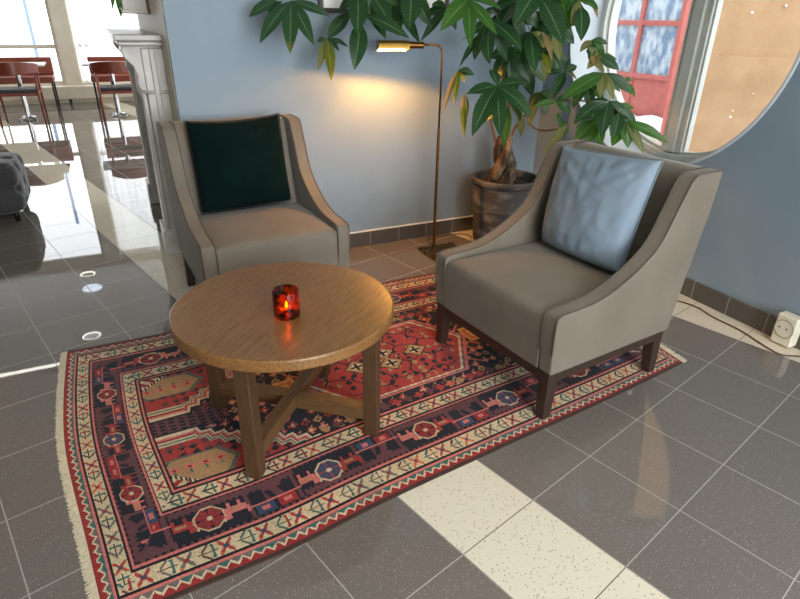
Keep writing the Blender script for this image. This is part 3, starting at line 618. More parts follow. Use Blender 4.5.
# the crown carries on above the frame
crown = [(-.60, -.33, 1.86), (-.44, -.50, 1.92), (-.80, -.36, 1.80), (-.62, -.58, 1.78), (-.46, -.33, 2.02), (-.92, -.50, 1.88), (-.70, -.42, 2.04), (-1.10, -.36, 1.76), (-1.42, -.32, 1.74), (-.36, -.66, 1.80)]
rc = random.Random(12)
for c in crown:
    G().tube(catmull([(-.684-PX, -.285-PY, 1.70), ((c[0]-.66)/2-PX, (c[1]-.32)/2-PY, (c[2]+1.74)/2+.03), (c[0]-PX, c[1]-PY, c[2])], 5), .004, 6).out('leaf_stalk', M_petiole, plant, smooth=True)
    ls = []; a0 = rc.uniform(0, 6.28)
    for k in range(6):
        a = a0+k*PI/3+rc.uniform(-.2, .2); ln = rc.uniform(.17, .23)
        ls.append((0, (min(c[0]+ln*math.cos(a), -.04), min(c[1]+ln*math.sin(a), -.04), c[2]-rc.uniform(.02, .09)), rc.uniform(.06, .085), rc.choice('ddm')))
    palmate('leaf', c, ls, plant, PO)
# the leaf that hangs from the wall planter
g = G(); uvs = []
leaf_geo(g, uvs, (-2.545, .93, 1.60), (-2.56, .90, 1.345), .05, Vector((0, -1, .3)))
leaf_geo(g, uvs, (-2.54, .95, 1.60), (-2.60, .88, 1.39), .04, Vector((-.3, -1, .3)))
me = bpy.data.meshes.new('leaf'); me.from_pydata([tuple(v-Vector((-2.4, .95, 1.37))) for v in g.v], [], g.f); me.update()
uvl = me.uv_layers.new(name='UVMap'); idx = np.empty(len(me.loops), dtype=np.int32); me.loops.foreach_get('vertex_index', idx)
uvl.data.foreach_set('uv', np.array(uvs, dtype=np.float32)[idx].ravel())
finish('leaf', me, LEAFM['b'], bpy.data.objects['wall_planter'], smooth=True)

# ------------------------------------------------------------------ armchairs
CP = [(0, .21), (-.004, .30), (-.004, .425), (.004, .444), (.03, .453), (.10, .455), (.178, .461), (.24, .474), (.297, .494), (.352, .519), (.399, .545), (.445, .575), (.485, .610), (.515, .652), (.557, .742), (.595, .820), (.612, .850), (.632, .864), (.66, .870), (.792, .870), (.775, .70), (.728, .48), (.684, .21)]
HW, AT = .36, .068
def armchair(label, loc, rz):
    r = thing('armchair', label, 'armchair', loc, rz)
    for s in (-1, 1):
        g = G(); g.prism(CP, s*HW, s*(HW-AT), lambda a, b, t: (t, a, b))
        arm = g.out('arm', M_uph, r, bevel=.010, seg=3, ang=40)
        for t in (s*(HW-.004), s*(HW-AT+.004)):
            pts = [Vector((t, a-.0015*(1 if a < .05 else 0), b+.0005)) for a, b in CP[1:20]]
            G().tube(catmull(pts, 3), .0024, 6).out('piping', M_pipe, arm, smooth=True)
    # seat: front panel and crowned cushion in one block
    w = HW-AT; nx, ny = 12, 14; zt = .440
    prof = [(-.002, .21), (-.004, .30), (-.004, .40), (.002, .425), (.014, .438), (.04, .444)]+[(.04+.56*i/8, .444+.006*math.sin(PI*i/8)-.008*i/8) for i in range(1, 9)]
    rings = []
    for i in range(nx+1):
        x = -w+2*w*i/nx; e = 1-abs(x/w)**6
        rings.append([(x, a, b if b < .41 else .41+(b-.41)*(.55+.45*e)) for a, b in prof]+[(x, .60, .21)])
    g = G(); g.loft(rings); g.out('seat', M_uph, r, smooth=True, bevel=.006, seg=2, ang=50)
    g = G(); bp = [(.545, .40), (.56, .46), (.61, .62), (.655, .78), (.672, .838), (.69, .862), (.715, .872), (.78, .870), (.792, .862), (.773, .70), (.728, .48), (.684, .212), (.545, .212)]
    g.prism(bp, -w+.001, w-.001, lambda a, b, t: (t, a, b)); g.out('backrest', M_uph, r, bevel=.012, seg=3, ang=40)
    # wooden base
    g = G(); i = .012
    g.box((-HW+i, .006, .168), (HW-i, .04, .211)); g.box((-HW+i, .64, .168), (HW-i, .672, .211))
    for s in (-1, 1): g.box((min(s*(HW-i), s*(HW-.045)), .04, .168), (max(s*(HW-i), s*(HW-.045)), .64, .211))
    g.out('base_frame', M_dwood, r, bevel=.003)
    for s in (-1, 1):
        for d0, d1 in ((.004, 1), (.674, -1)):
            x0 = s*(HW-.010); g = G(); tw, bw = .056, .040
            def q(wd, z): return [(x0, d0, z), (x0-s*wd, d0, z), (x0-s*wd, d0+d1*wd, z), (x0, d0+d1*wd, z)]
            g.loft([q(bw, LEGZ if (d1 > 0 or rz < -1) else 0.), q(tw, .21)]); g.out('leg', M_dwood, r, bevel=.003)
    return r
LEGZ = .0065
left_chair = armchair('taupe armchair against the wall with the dark green cushion', (-2.119, -.818, 0), R(3.2))
right_chair = armchair('taupe armchair in front of the potted tree with the light blue cushion', (-1.504, -1.659, 0), R(-83.75))

def cushion(name, label, ch, corners, thick, mat, seed, n=36, sag=0.):
    """corners: TL, TR, BL, BR in the chair's own frame"""
    M = Matrix.Translation(ch.location) @ Matrix.Rotation(ch.rotation_euler[2], 4, 'Z')
    TL, TR, BL, BR = [M @ Vector(c) for c in corners]
    ce = (TL+TR+BL+BR)/4; nm = ((TR-TL+BR-BL).cross(TL-BL+TR-BR)).normalized()
    if nm.dot(Vector((-2.73, -3.33, 1.36))-ce) < 0: nm = -nm
    ex = (TR-TL+BR-BL).normalized(); ey = (TL-BL+TR-BR).normalized()
    rings = {}
    v = []; f = []; side_id = {}
    for s in (1, -1):
        for i in range(n+1):
            for j in range(n+1):
                u = -1+2*i/n; w_ = -1+2*j/n
                edge = i in (0, n) or j in (0, n)
                if s == -1 and edge: side_id[(s, i, j)] = side_id[(1, i, j)]; continue
                uu = u*(1-.030*(1-w_*w_)**.6); ww = w_*(1-(.035 if w_ > 0 else -.03)*(1-u*u)**.6)
                if w_ > 0: ww -= sag*w_*(1-u*u)
                p = BL*((1-uu)*(1-ww)/4)+BR*((1+uu)*(1-ww)/4)+TL*((1-uu)*(1+ww)/4)+TR*((1+uu)*(1+ww)/4)
                h = ((1-u*u)*(1-w_*w_))**.36*thick*.5*(1-.22*w_)
                # soft folds
                q = Vector((u*1.3+seed, w_*1.3, s*.7+seed))
                fold = mnoise.noise(Vector((u*2.1+w_*1.2+seed, w_*5.2-u*1.8, seed)))*.005+mnoise.noise(Vector((u*6.2-w_*2.+seed*2, w_*3.1+u*2, seed)))*.007+mnoise.noise(Vector((u*13+w_*2+seed, w_*2.6-u, seed*3)))*.006*(.5+.5*w_)+mnoise.noise(Vector((u*3-w_*4, w_*15+u*5, seed)))*.004+mnoise.noise(q*6)*.002
                # creases pulled from the upper corners
                for cu in (-1, 1):
                    dx, dy = u-cu, w_-1; rr = math.hypot(dx, dy); an = math.atan2(dy, dx*-cu)
                    fold += .010*math.sin(an*17+seed)*math.exp(-rr*1.7)*min(1, rr*3)
                fold *= .62*min(1, ((1-u*u)*(1-w_*w_))*4)
                v.append(p+nm*((h if s > 0 else -.55*h)+fold)); side_id[(s, i, j)] = len(v)-1
        for i in range(n):
            for j in range(n):
                q = (side_id[(s, i, j)], side_id[(s, i+1, j)], side_id[(s, i+1, j+1)], side_id[(s, i, j+1)])
                f.append(q if s == 1 else q[::-1])
    r = thing(name, label, 'cushion', ce)
    v = [p-ce for p in v]
    link('cover', v, f, mat, r, smooth=True, sub=1)
    loop = [side_id[(1, i, 0)] for i in range(n)]+[side_id[(1, n, j)] for j in range(n)]+[side_id[(1, i, n)] for i in range(n, 0, -1)]+[side_id[(1, 0, j)] for j in range(n, 0, -1)]
    G().tube([v[k] for k in loop]+[v[loop[0]]], .0022, 6).out('seam', mat, r, smooth=True)
    return r
cushion('cushion', 'dark green velvet cushion on the left armchair', left_chair, [(-.250, .622, .894), (.244, .624, .905), (-.250, .484, .454), (.236, .489, .462)], .17, M_green, 3.1, sag=.06)
cushion('cushion', 'light blue velvet cushion on the right armchair', right_chair, [(-.286, .615, .868), (.213, .625, .900), (-.225, .497, .456), (.224, .484, .452)], .19, M_blue, 8.4)

# ------------------------------------------------------------------ coffee table
TX, TY = -2.307, -1.598
tb = thing('coffee_table', 'round oak coffee table with crossed rails on the rug', 'table', (TX, TY, 0))
G().lathe([(.0005, .447), (.366, .448), (.372, .454), (.372, .485), (.368, .49), (.0005, .49)], n=128).out('tabletop', M_top, tb, smooth=True, bevel=.003, ang=25)
th = R(50)
for k in range(4):
    a = th+k*PI/2; Mx = Matrix.Rotation(a, 4, 'Z')
    g = G(); g.box((.282, -.0245, .0065), (.331, .0245, .449), Mx); g.out('leg', M_leg, tb, bevel=.003)
for k in range(2):
    rail = G().box((-.283, -.0225, .072), (.283, .0225, .124)) if k == 0 else G().box((-.283, -.0225, .072), (-.0228, .0225, .124)).box((.0228, -.0225, .072), (.283, .0225, .124))
    o = rail.out('cross_rail', M_str, tb, bevel=.002); o.rotation_euler = (0, 0, th+k*PI/2)

# ------------------------------------------------------------------ candle glass
M_amber, nt, b = new_mat('tortoiseshell_amber_glass')
tc = N(nt, 'ShaderNodeTexCoord'); nz = N(nt, 'ShaderNodeTexNoise', Scale=42., Detail=2.); nt.links.new(tc.outputs['Object'], nz.inputs['Vector'])
mr = N(nt, 'ShaderNodeMapRange'); mr.inputs[1].default_value = .42; mr.inputs[2].default_value = .6; nt.links.new(nz.outputs[0], mr.inputs[0])
tr = N(nt, 'ShaderNodeBsdfTransparent'); nt.links.new(mixc(nt, mr.outputs[0], lin((240, 156, 84)), lin((120, 52, 28))), tr.inputs[0])
gl = N(nt, 'ShaderNodeBsdfGlossy', Roughness=.05); df = N(nt, 'ShaderNodeBsdfTranslucent'); nt.links.new(mixc(nt, mr.outputs[0], lin((190, 84, 26)), lin((60, 18, 10))), df.inputs[0])
m1 = N(nt, 'ShaderNodeMixShader'); m1.inputs[0].default_value = .16; nt.links.new(tr.outputs[0], m1.inputs[1]); nt.links.new(df.outputs[0], m1.inputs[2])
lw = N(nt, 'ShaderNodeLayerWeight', Blend=.25); m2 = N(nt, 'ShaderNodeMixShader'); nt.links.new(math_n(nt, 'MULTIPLY', lw.outputs['Facing'], .5), m2.inputs[0])
nt.links.new(m1.outputs[0], m2.inputs[1]); nt.links.new(gl.outputs[0], m2.inputs[2]); nt.links.new(m2.outputs[0], nt.nodes['Material Output'].inputs[0])
cx_, cy_ = -2.325, -1.692
cg = thing('candle_holder', 'amber tortoiseshell glass tumbler with a lit tealight on the table', 'candle holder', (cx_, cy_, .4905))
G().lathe([(.0005, 0), (.038, 0), (.0415, .003), (.0425, .012), (.0425, .092), (.0415, .0935), (.0395, .0925), (.039, .012), (.036, .009), (.0005, .009)], n=48).out('glass', M_amber, cg, smooth=True)
tl_ = thing('tealight', 'small lit tealight candle inside the amber glass', 'candle', (cx_, cy_, .5002))
G().lathe([(.0005, 0), (.0185, 0), (.019, .002), (.019, .016), (.0182, .016), (.0178, .0145), (.0005, .0145)], n=28).out('wax', M_wax, tl_, smooth=True)
G().tube([(0, 0, .014), (.0004, 0, .021)], .0007, 6).out('wick', M_hole, tl_)
G().lathe([(.0004, .018), (.0035, .022), (.0046, .027), (.0036, .034), (.0015, .041), (.0004, .045)], n=16).out('flame', M_flame, tl_, smooth=True)

# ------------------------------------------------------------------ brass reading lamp
LX, LY = -.965, -.257
lp = thing('floor_lamp', 'slim brass reading lamp shining on the wall beside the potted tree', 'floor lamp', (LX, LY, 0))
G().box((-.09, -.18, .0), (.17, .055, .013)).out('base', M_brass, lp, bevel=.002)
G().tube([(0, 0, .012), (0, 0, .775)], .0092, 16).out('lower_pole', M_dbrass, lp, smooth=True, bevel=.001)
yaw = R(9); dxy = Vector((-math.cos(yaw), math.sin(yaw), 0))
pts = [Vector((0, 0, .765)), Vector((0, 0, 1.195))]+[Vector((0, 0, 1.195))+dxy*(.045*(1-math.cos(a)))+Vector((0, 0, .045*math.sin(a))) for a in [PI/2*k/8 for k in range(1, 9)]]+[dxy*.125+Vector((0, 0, 1.24))]
G().tube(pts, .0062, 14).out('upper_pole', M_dbrass, lp, smooth=True)
head = Matrix.Translation(Vector((0, 0, 1.24))) @ Matrix.Rotation(PI-yaw, 4, 'Z')     # local +X runs out along the arm
def hd(g, name, mat, parent, **kw):
    g.v = [head @ p for p in g.v]; return g.out(name, mat, parent, **kw)
g = G(); n = 24
for x0, x1, rr in ((.115, .155, .0185), (.155, .159, .0165), (.159, .205, .0185)):
    g.loft([[Vector((x, rr*math.cos(2*PI*k/n), rr*math.sin(2*PI*k/n)-.002)) for k in range(n)] for x in (x0, x1)])
hd(g, 'socket_collar', M_dbrass, lp, smooth=True, bevel=.0015)
# trough shade, open underneath
def arch(rw, top, bot, k=14):
    return [(rw, bot+.0135)]+[(rw*math.cos(a), (top)*math.sin(a)**.7) for a in [PI*i/k for i in range(1, k)]]+[(-rw, bot)]   # the rim is higher towards the room
def shade_mesh():
    g = G(); o_ = arch(.031, .022, -.034); i_ = arch(.0292, .0202, -.034)[::-1]
    loop = o_+i_
    g.loft([[Vector((x, y, z)) for y, z in loop] for x in (.205, .380)])
    for x in (.205, .3785):
        g.loft([[Vector((xx, y, z)) for y, z in o_] for xx in (x, x+.0015)])
    return g
sh = hd(shade_mesh(), 'shade', M_brass, lp, smooth=True, bevel=.0006, ang=40)
# warm tube inside, just proud of the rim
g = G(); i_ = [(y*.985, z) for y, z in arch(.0288, .0198, -.0335)]
g.loft([[Vector((x, y, z)) for y, z in i_] for x in (.2075, .3775)], caps=False, closed=False); hd(g, 'lining', M_white, sh, smooth=True)
hd(G().tube([(.22, 0, .0105), (.365, 0, .0105)], .0045, 12), 'bulb', M_tube, lp, smooth=True)

# ------------------------------------------------------------------ cord and socket
pts = catmull([(-.50, -1.32, .006), (-.35, -1.38, .006), (-.16, -1.44, .006), (-.105, -1.50, .006), (-.083, -1.589, .006), (-.105, -1.69, .006), (-.106, -1.844, .006), (-.135, -1.97, .006), (-.148, -2.075, .006), (-.085, -2.125, .006), (-.045, -2.17, .006), (-.03, -2.20, .03), (-.03, -2.205, .10)], 8)
tag(G().tube(pts, .0035, 8).out('power_cord', M_cord, smooth=True), 'thin brown cord trailing along the pale tiles under the round window', 'cord')
pts = catmull([(-.70, -.30, .006), (-.64, -.22, .006), (-.60, -.12, .006), (-.66, -.06, .006), (-.80, -.045, .006), (-.9, -.06, .006), (-.93, -.12, .007), (-.93, -.20, .012)], 6)
tag(G().tube(pts, .003, 8).out('lamp_cord', M_cord, smooth=True), 'thin brown cord on the floor between the brass lamp and the pot', 'cord')
r = thing('wall_socket', 'ivory plastic wall socket low on the skirting', 'socket', (-.013, -2.018, .010), R(0))
G().box((-.058, -.047, .0), (0, .047, .148)).out('housing', M_sock, r, bevel=.008)
def disc(rad, x, y, z, x2): return G().loft([[Vector((xx, y+rad*math.cos(2*PI*k/28), z+rad*math.sin(2*PI*k/28))) for k in range(28)] for xx in (x, x2)])
fp = disc(.042, -.060, 0, .082, -.056).out('socket_face', M_sock, r, bevel=.0015)
g = G(); n = 40
g.loft([[Vector((x, rr*math.cos(2*PI*k/n), .082+rr*math.sin(2*PI*k/n))) for k in range(n)] for x, rr in ((-.0575, .042), (-.0612, .0425), (-.0612, .0445), (-.0575, .045))], caps=False)
g.out('ring', surf('grey_ivory_plastic', (150, 145, 130), (158, 152, 138), rough=.5), r)
for y in (-.012, .022): disc(.0042, -.0612, y, .085, -.0595).out('hole', M_hole, fp)
r2 = G().tube(catmull([(-.012, -2.055, .166), (-.03, -2.09, .178), (-.03, -2.16, .170), (-.02, -2.24, .165)], 6), .004, 8).out('white_cord', M_sock, smooth=True)
tag(r2, 'white cord running right from the ivory wall socket', 'cord')
# ------------------------------------------------------------------ rug
RL, RW = 2.44, 1.40
PAL = {'navy': (24, 24, 36), 'black': (20, 17, 19), 'red': (146, 42, 40), 'red2': (164, 54, 48), 'pink': (202, 112, 104), 'plum': (98, 58, 62), 'cream': (200, 180, 144), 'rust': (192, 104, 72),
       'teal': (58, 98, 92), 'blue': (54, 70, 96), 'camel': (164, 130, 90), 'brown': (62, 44, 36), 'grey': (106, 98, 92), 'white': (210, 192, 160), 'olive': (120, 110, 76), 'gold': (206, 156, 84)}
KEYS = list(PAL)
KI = {k: i for i, k in enumerate(KEYS)}
def hsh(a, b=0, c=0): return np.modf(np.abs(np.sin(a*12.9898+b*78.233+c*37.719)*43758.5453))[0]

def cream_band(s, w, per, seed):
    """vine: stem, paired leaves, brackets, crossed flowers; s along, w across 0..1"""
    k = np.floor(s/per); q = s/per-k; a = np.abs(w-.5); h = hsh(k, seed); o = np.full(s.shape, KI['cream'])
    o[(a < .045) & (q > .08) & (q < .58)] = KI['black']
    leaf = np.abs(a-(q-.12)*1.9) < .10
    o[leaf & (q > .16) & (q < .36) & (a > .05)] = np.where(h < .33, KI['teal'], np.where(h < .66, KI['plum'], KI['grey']))[leaf & (q > .16) & (q < .36) & (a > .05)]
    br = ((np.abs(q-.45) < .028) & (a < .36)) | ((np.abs(a-.34) < .06) & (q > .40) & (q < .48))
    o[br] = np.where(hsh(k, seed+1) < .5, KI['red'], KI['teal'])[br]
    d = np.abs(q-.78)*1.0
    x = ((np.abs(a-d*2.2) < .13) & (d < .18)) | ((a*.55+d) < .085)
    o[x] = np.where(h < .45, KI['red2'], np.where(h < .75, KI['rust'], KI['grey']))[x]
    o[(a < .11) & (d < .05)] = np.where(h < .5, KI['blue'], KI['red'])[(a < .11) & (d < .05)]
    dot = (np.abs(a-.40) < .06) & (np.abs(q-.62) < .03); o[dot] = KI['rust']
    return o

def navy_band(s, w, per, seed):
    k = np.floor(s/per); q = s/per-k; o = np.full(s.shape, KI['navy']); par = np.mod(k, 2)
    # plum areas: toothed strip along one side, swapping sides, plus upright blocks
    side = np.where(par < .5, w, 1-w); tooth = .055*(np.mod(s*55, 1) < .5)
    o[(side > .85-tooth)] = KI['plum']
    half = (q > .5)
    o[half & (side > .36) & (q > .70) & (q < .86)] = KI['plum']
    dia = (np.mod((q-.58)*9+side*1.2, 1) < .42) & half & (side > .42) & (side < .70) & (q > .6) & (q < .95); o[dia] = KI['navy']
    o[(np.abs(q-.57) < .018) | (np.abs(q-.965) < .018)] = KI['plum']
    # rosette
    dx = (q-.27)*per/(.046 if per > .35 else .036); dy = (w-.48)/.36; r = np.maximum(np.maximum(np.abs(dx), np.abs(dy)), (np.abs(dx)+np.abs(dy))*.72); an = np.arctan2(dy, dx)
    o[r < 1.02] = KI['cream']; ins = r < .88
    o[ins] = np.where(par < .5, KI['red'], KI['blue'])[ins]
    pet = ins & (np.abs(np.sin(an*2)) < .22) & (r > .15); o[pet] = np.where(par < .5, KI['navy'], KI['red2'])[pet]
    pet2 = ins & (np.abs(np.cos(an*2)) < .2) & (r > .45); o[pet2] = KI['plum']
    o[r < .2] = KI['cream']
    pt = (np.abs(dy) < .34-(np.abs(dx)-1)*.9) & (np.abs(dx) > 1.) & (np.abs(dx) < 1.38); o[pt & (np.abs(dy) < .2)] = KI['pink']
    # little animals either side of the rosette
    for c, sg in ((.06, 1), (.47, -1)):
        ax = (q-c)*per/(.034 if per > .35 else .026)*sg; ay = (.5-w)/.30
        body = (np.abs(ax) < .95-.1*ay) & (np.abs(ay) < .34); leg = ((np.abs(ax-.55) < .14) | (np.abs(ax+.5) < .14)) & (ay > -.85) & (ay < 0)
        head = (np.abs(ax-.9) < .30) & (np.abs(ay-.62) < .26); tail = (np.abs(ax+1.05) < .16) & (ay > 0) & (ay < .75)
        m = body | leg | head | tail; o[m] = np.where(hsh(k, c, seed) < .6, KI['red2'], KI['pink'])[m]
        o[body & (np.abs(ay) < .14) & (np.abs(ax) < .5)] = KI['camel']
        o[(np.abs(ax-1.25) < .12) & (np.abs(ay-.8) < .14)] = KI['cream']
    # square flower blocks in the other half
    for c in (.68, .86):
        ax = np.abs(q-c)*per/.030; ay = np.abs(.80-np.where(par < .5, 1-w, w))/.16
        hh = hsh(k, c*7, seed)
        o[(ax < 1) & (ay < 1)] = np.where(hh < .5, KI['red'], KI['blue'])[(ax < 1) & (ay < 1)]
        o[(ax < .42) & (ay < .42)] = KI['pink']
    ln = (np.abs(side-.36) < .022) & (q > .56); o[ln] = KI['pink']
    return o

def flowers(u, v, cell, seed, dens=.8):
    """scattered small knotted flowers: returns colour index or -1"""
    o = np.full(u.shape, -1); ci = np.floor(u/cell); cj = np.floor(v/cell)
    hx = hsh(ci, cj, seed); hy = hsh(cj, ci, seed+3); ht = hsh(ci+cj*3, cj, seed+5)
    x = (u/cell-ci-.5-(hx-.5)*.35)*cell; y = (v/cell-cj-.5-(hy-.5)*.35)*cell; on = hx < dens
    r = np.abs(x)+np.abs(y); mx = np.maximum(np.abs(x), np.abs(y)); s = cell*.36
    c1 = np.choose(np.minimum((ht*6).astype(int), 5), [KI['red2'], KI['pink'], KI['rust'], KI['camel'], KI['plum'], KI['red']])
    cross = ((np.abs(x) < s*.34) | (np.abs(y) < s*.34)) & (mx < s); dia = r < s*1.15
    shp = np.where(ht*10 % 1 < .5, cross, dia) & on
    o[shp] = c1[shp]
    cen = shp & (mx < s*.3); o[cen] = np.where(ht < .5, KI['cream'], KI['navy'])[cen]
    st = on & (np.abs(x-y*.5) < .0032) & (r > s) & (r < s*2.0) & (y > 0); o[st] = KI['camel']
    return o

def rug_colours(u, v):
    du = np.minimum(u/.275, (RL-u)/.285); dv = np.minimum(v/.385, (RW-v)/.365)
    t = np.minimum(du, dv); end = du < dv
    s = np.where(end, v, u)
    s = np.where(end, s-RW/2, s-RL/2)+5.
    out = np.full(u.shape, KI['navy'])
    def band(a, b): return (t >= a) & (t < b)
    def put(m, f):
        out[m] = f(m) if callable(f) else KI[f]
    put(band(-1, .035), 'brown'); m = (t < .035) & end; out[m] = KI['red']
    m = band(.035, .13); w = (t-.035)/.095; tri = np.abs(np.mod(s/.034, 1)-.5)*2
    out[m] = np.where(w < .22+.5*tri, KI['red'], KI['grey'])[m]; zz = m & (np.abs(w-(.28+.5*tri)) < .11); out[zz] = KI['white']
    teal = m & (w > .5+.3*tri) & (hsh(np.floor(s/.034)) < .4); out[teal] = KI['teal']
    put(band(.13, .15), 'pink'); put(band(.15, .175), 'black')
    m = band(.175, .325); out[m] = cream_band(s, (t-.175)/.15, .112, 1.)[m]
    put(band(.325, .35), 'black'); put(band(.35, .375), 'pink')
    m = band(.375, .395); out[m] = np.where(np.mod(s*45, 1) < .5, KI['black'], KI['plum'])[m]
    m = band(.395, .725); out[m] = np.where(end, navy_band(s, (t-.395)/.33, .29, 2.), navy_band(s, (t-.395)/.33, .40, 2.))[m]
    m = band(.725, .74); out[m] = np.where(np.mod(s*45, 1) < .5, KI['black'], KI['plum'])[m]
    put(band(.74, .765), 'pink'); put(band(.765, .785), 'black')
    m = band(.785, .925); out[m] = cream_band(s+.05, (t-.785)/.14, .104, 4.)[m]
    put(band(.925, .95), 'black'); put(band(.95, .97), 'pink'); put(band(.97, 1.), 'black')
    # ---- field
    F = t >= 1.
    x = u-1.24; y = v-.70; X = np.abs(x); Y = np.abs(y); hx = .95; hy = .325
    fld = np.full(u.shape, KI['navy'])
    fl = flowers(u+.013, v, .050, 2., .93); fld = np.where(fl >= 0, fl, fld)
    # corner pieces behind stepped bands
    line = Y-.10-np.maximum(0, .84-X)*.71
    tri_ = np.abs(np.mod((X*.82-Y*.57)/.050, 1)-.5)*2; stp = line+np.where(X < .84, .026, .0)*(tri_-.5)
    z = [(-.062, 'navy'), (-.050, 'white'), (-.036, 'pink'), (-.024, 'red'), (-.016, 'cream'), (-.006, 'teal'), (.002, 'cream')]
    for i, (a, c) in enumerate(z):
        b = z[i+1][0] if i+1 < len(z) else .010
        fld[(stp >= a) & (stp < b)] = KI[c]
    sp = stp >= .010; fld[sp] = KI['red2']
    fl2 = flowers(u, v+.02, .040, 9., .9); m = sp & (fl2 >= 0); fld[m] = np.where(hsh(np.floor(u/.04), np.floor(v/.04)) < .5, KI['navy'], KI['plum'])[m]
    cx_, cy_ = hx-.075, hy-.070; hex_ = np.maximum(np.abs(Y-cy_)/.058, (np.abs(X-cx_)+np.abs(Y-cy_)*.75)/.115)
    fld[sp & (hex_ < 1.22)] = KI['grey']; fld[sp & (hex_ < 1.13)] = KI['teal']; fld[sp & (hex_ < 1.06)] = KI['camel']
    bud = (np.mod((X-cx_)/.05, 1)-.5)*.05; bb = (hex_ < .92) & (np.hypot(bud/.017, (Y-cy_+.014)/.013) < 1) & sp; fld[bb] = KI['pink']
    bb = (hex_ < .92) & (np.hypot(bud/.008, (Y-cy_+.014)/.006) < 1) & sp; fld[bb] = KI['red']
    bb = (hex_ < .92) & (np.abs(bud) < .003) & (Y-cy_ > -.005) & (Y-cy_ < .02) & sp; fld[bb] = KI['teal']
    tip = sp & ((X-cx_)*.8+(Y-cy_) > .082); fld[tip] = np.where(np.mod((X*.8-Y)*22, 1) < .5, KI['red'], KI['cream'])[tip]
    tl = sp & (np.abs((X-cx_)*.8+(Y-cy_)-.082) < .008); fld[tl] = np.where(np.mod(X*80, 1) < .5, KI['black'], KI['white'])[tl]
    # lattice neck between the corner pieces
    nk = (X > .70) & (Y < .040+.02*(np.mod(X*22, 1) < .5)) & (stp < -.062); fld[nk] = np.where((np.mod(u*30, 1) < .62) & (np.mod(v*48+np.floor(u*30)*.5, 1) < .66), KI['navy'], KI['plum'])[nk]
    # central medallion
    d = np.maximum(Y/.225, (X+Y*.62)/.385)
    saw = d+.022*(np.mod((X*.8+Y*1.2)*32, 1)-.5)
    hookb = (saw < 1.30) & (saw > 1.02); hk = hookb & (np.mod((X-Y)*15, 1) < .22) & (X > .30); fld[hk] = KI['rust']
    for a, c in ((1.10, 'pink'), (1.055, 'plum'), (1.03, 'white'), (.995, 'red2')): fld[saw < a] = KI[c]
    med = saw < .995
    fl3 = flowers(u+.007, v+.011, .040, 21., .62); m = med & (fl3 >= 0) & (saw < .93); fld[m] = np.where(hsh(np.floor(u/.04), np.floor(v/.04), 2.) < .62, KI['navy'], KI['camel'])[m]
    vine = med & (saw < .95) & ((np.abs(np.mod(X*8+np.sin(Y*60)*.12, 1)-.5) < .035) | (np.abs(np.mod(Y*9+np.sin(X*50)*.12, 1)-.5) < .03)); fld[vine] = KI['navy']
    for px_ in (0., .145):
        dd = np.maximum(np.abs(np.abs(x)-px_)*1., np.abs(Y-(.045 if px_ == 0 else .0)))
        rr = np.abs(np.abs(x)-px_)+np.abs(Y-(.045 if px_ == 0 else 0))*1.1
        fld[rr < .062] = KI['black']; fld[rr < .054] = KI['camel']; fld[rr < .034] = KI['cream']
        cr = (rr < .032) & ((np.abs(np.abs(x)-px_) < .007) | (np.abs(Y-(.045 if px_ == 0 else 0)) < .007)); fld[cr] = KI['black']
    # stepped hooks at the tips of the medallion
    hookx = X-.475; hh = np.maximum(np.abs(hookx)/.060, Y/.062)
    ring = (np.floor(hh*4.) % 2 == 0) & (hh < 1.) & (hh > .25); tipz = (hh < 1) & (X > .40); fld[tipz & ring] = KI['rust']; fld[tipz & ~ring & (hh > .25)] = KI['gold']; fld[tipz & (hh <= .25)] = KI['red']
    # row of little crosses just inside the border
    e = np.minimum(hx-X, hy-Y); row = (e > .012) & (e < .048) & (X < .45) & (saw > 1.12)
    cxx = np.mod(u/.052, 1)-.5; cyy = (e-.03)/.052; cr = row & (((np.abs(cxx) < .17) & (np.abs(cyy) < .34)) | ((np.abs(cyy) < .13) & (np.abs(cxx) < .42)))
    fld[cr] = np.choose((hsh(np.floor(u/.052), 4.)*3.99).astype(int), [KI['rust'], KI['red2'], KI['camel'], KI['plum']])[cr]
    out[F] = fld[F]
    return out

def poly_at(pts, t):
    P = np.array(pts); L = np.r_[0, np.cumsum(np.linalg.norm(np.diff(P, axis=0), axis=1))]; L = L/L[-1]
    return np.stack([np.interp(t, L, P[:, 0]), np.interp(t, L, P[:, 1])], -1)
def smooth_pts(pts): return [(p.x, p.y) for p in catmull([(a, b, 0) for a, b in pts], 8)]
BOT = smooth_pts([(-2.965, -2.20), (-2.60, -2.178), (-2.458, -2.167), (-2.13, -2.115), (-1.695, -2.066), (-1.117, -2.004), (-.615, -1.936)])
TOP = smooth_pts([(-3.092, -.712), (-2.655, -.712), (-2.1, -.655), (-1.476, -.606), (-1.159, -.600), (-.60, -.570)])
LEF = smooth_pts([(-2.965, -2.20), (-3.005, -1.93), (-3.075, -1.46), (-3.094, -1.10), (-3.092, -.712)])
RIG = smooth_pts([(-.615, -1.936), (-.592, -1.6), (-.588, -1.1), (-.60, -.570)])
def rug_map(a, b):
    """a, b in 0..1 -> floor position (Coons patch between the four traced edges)"""
    a = np.asarray(a, float); b = np.asarray(b, float); A_, B_ = a[..., None], b[..., None]
    c0, c1, d0, d1 = poly_at(BOT, a), poly_at(TOP, a), poly_at(LEF, b), poly_at(RIG, b)
    p00, p10, p01, p11 = [np.array(q) for q in (BOT[0], BOT[-1], TOP[0], TOP[-1])]
    return (1-B_)*c0+B_*c1+(1-A_)*d0+A_*d1-((1-A_)*(1-B_)*p00+A_*(1-B_)*p10+(1-A_)*B_*p01+A_*B_*p11)
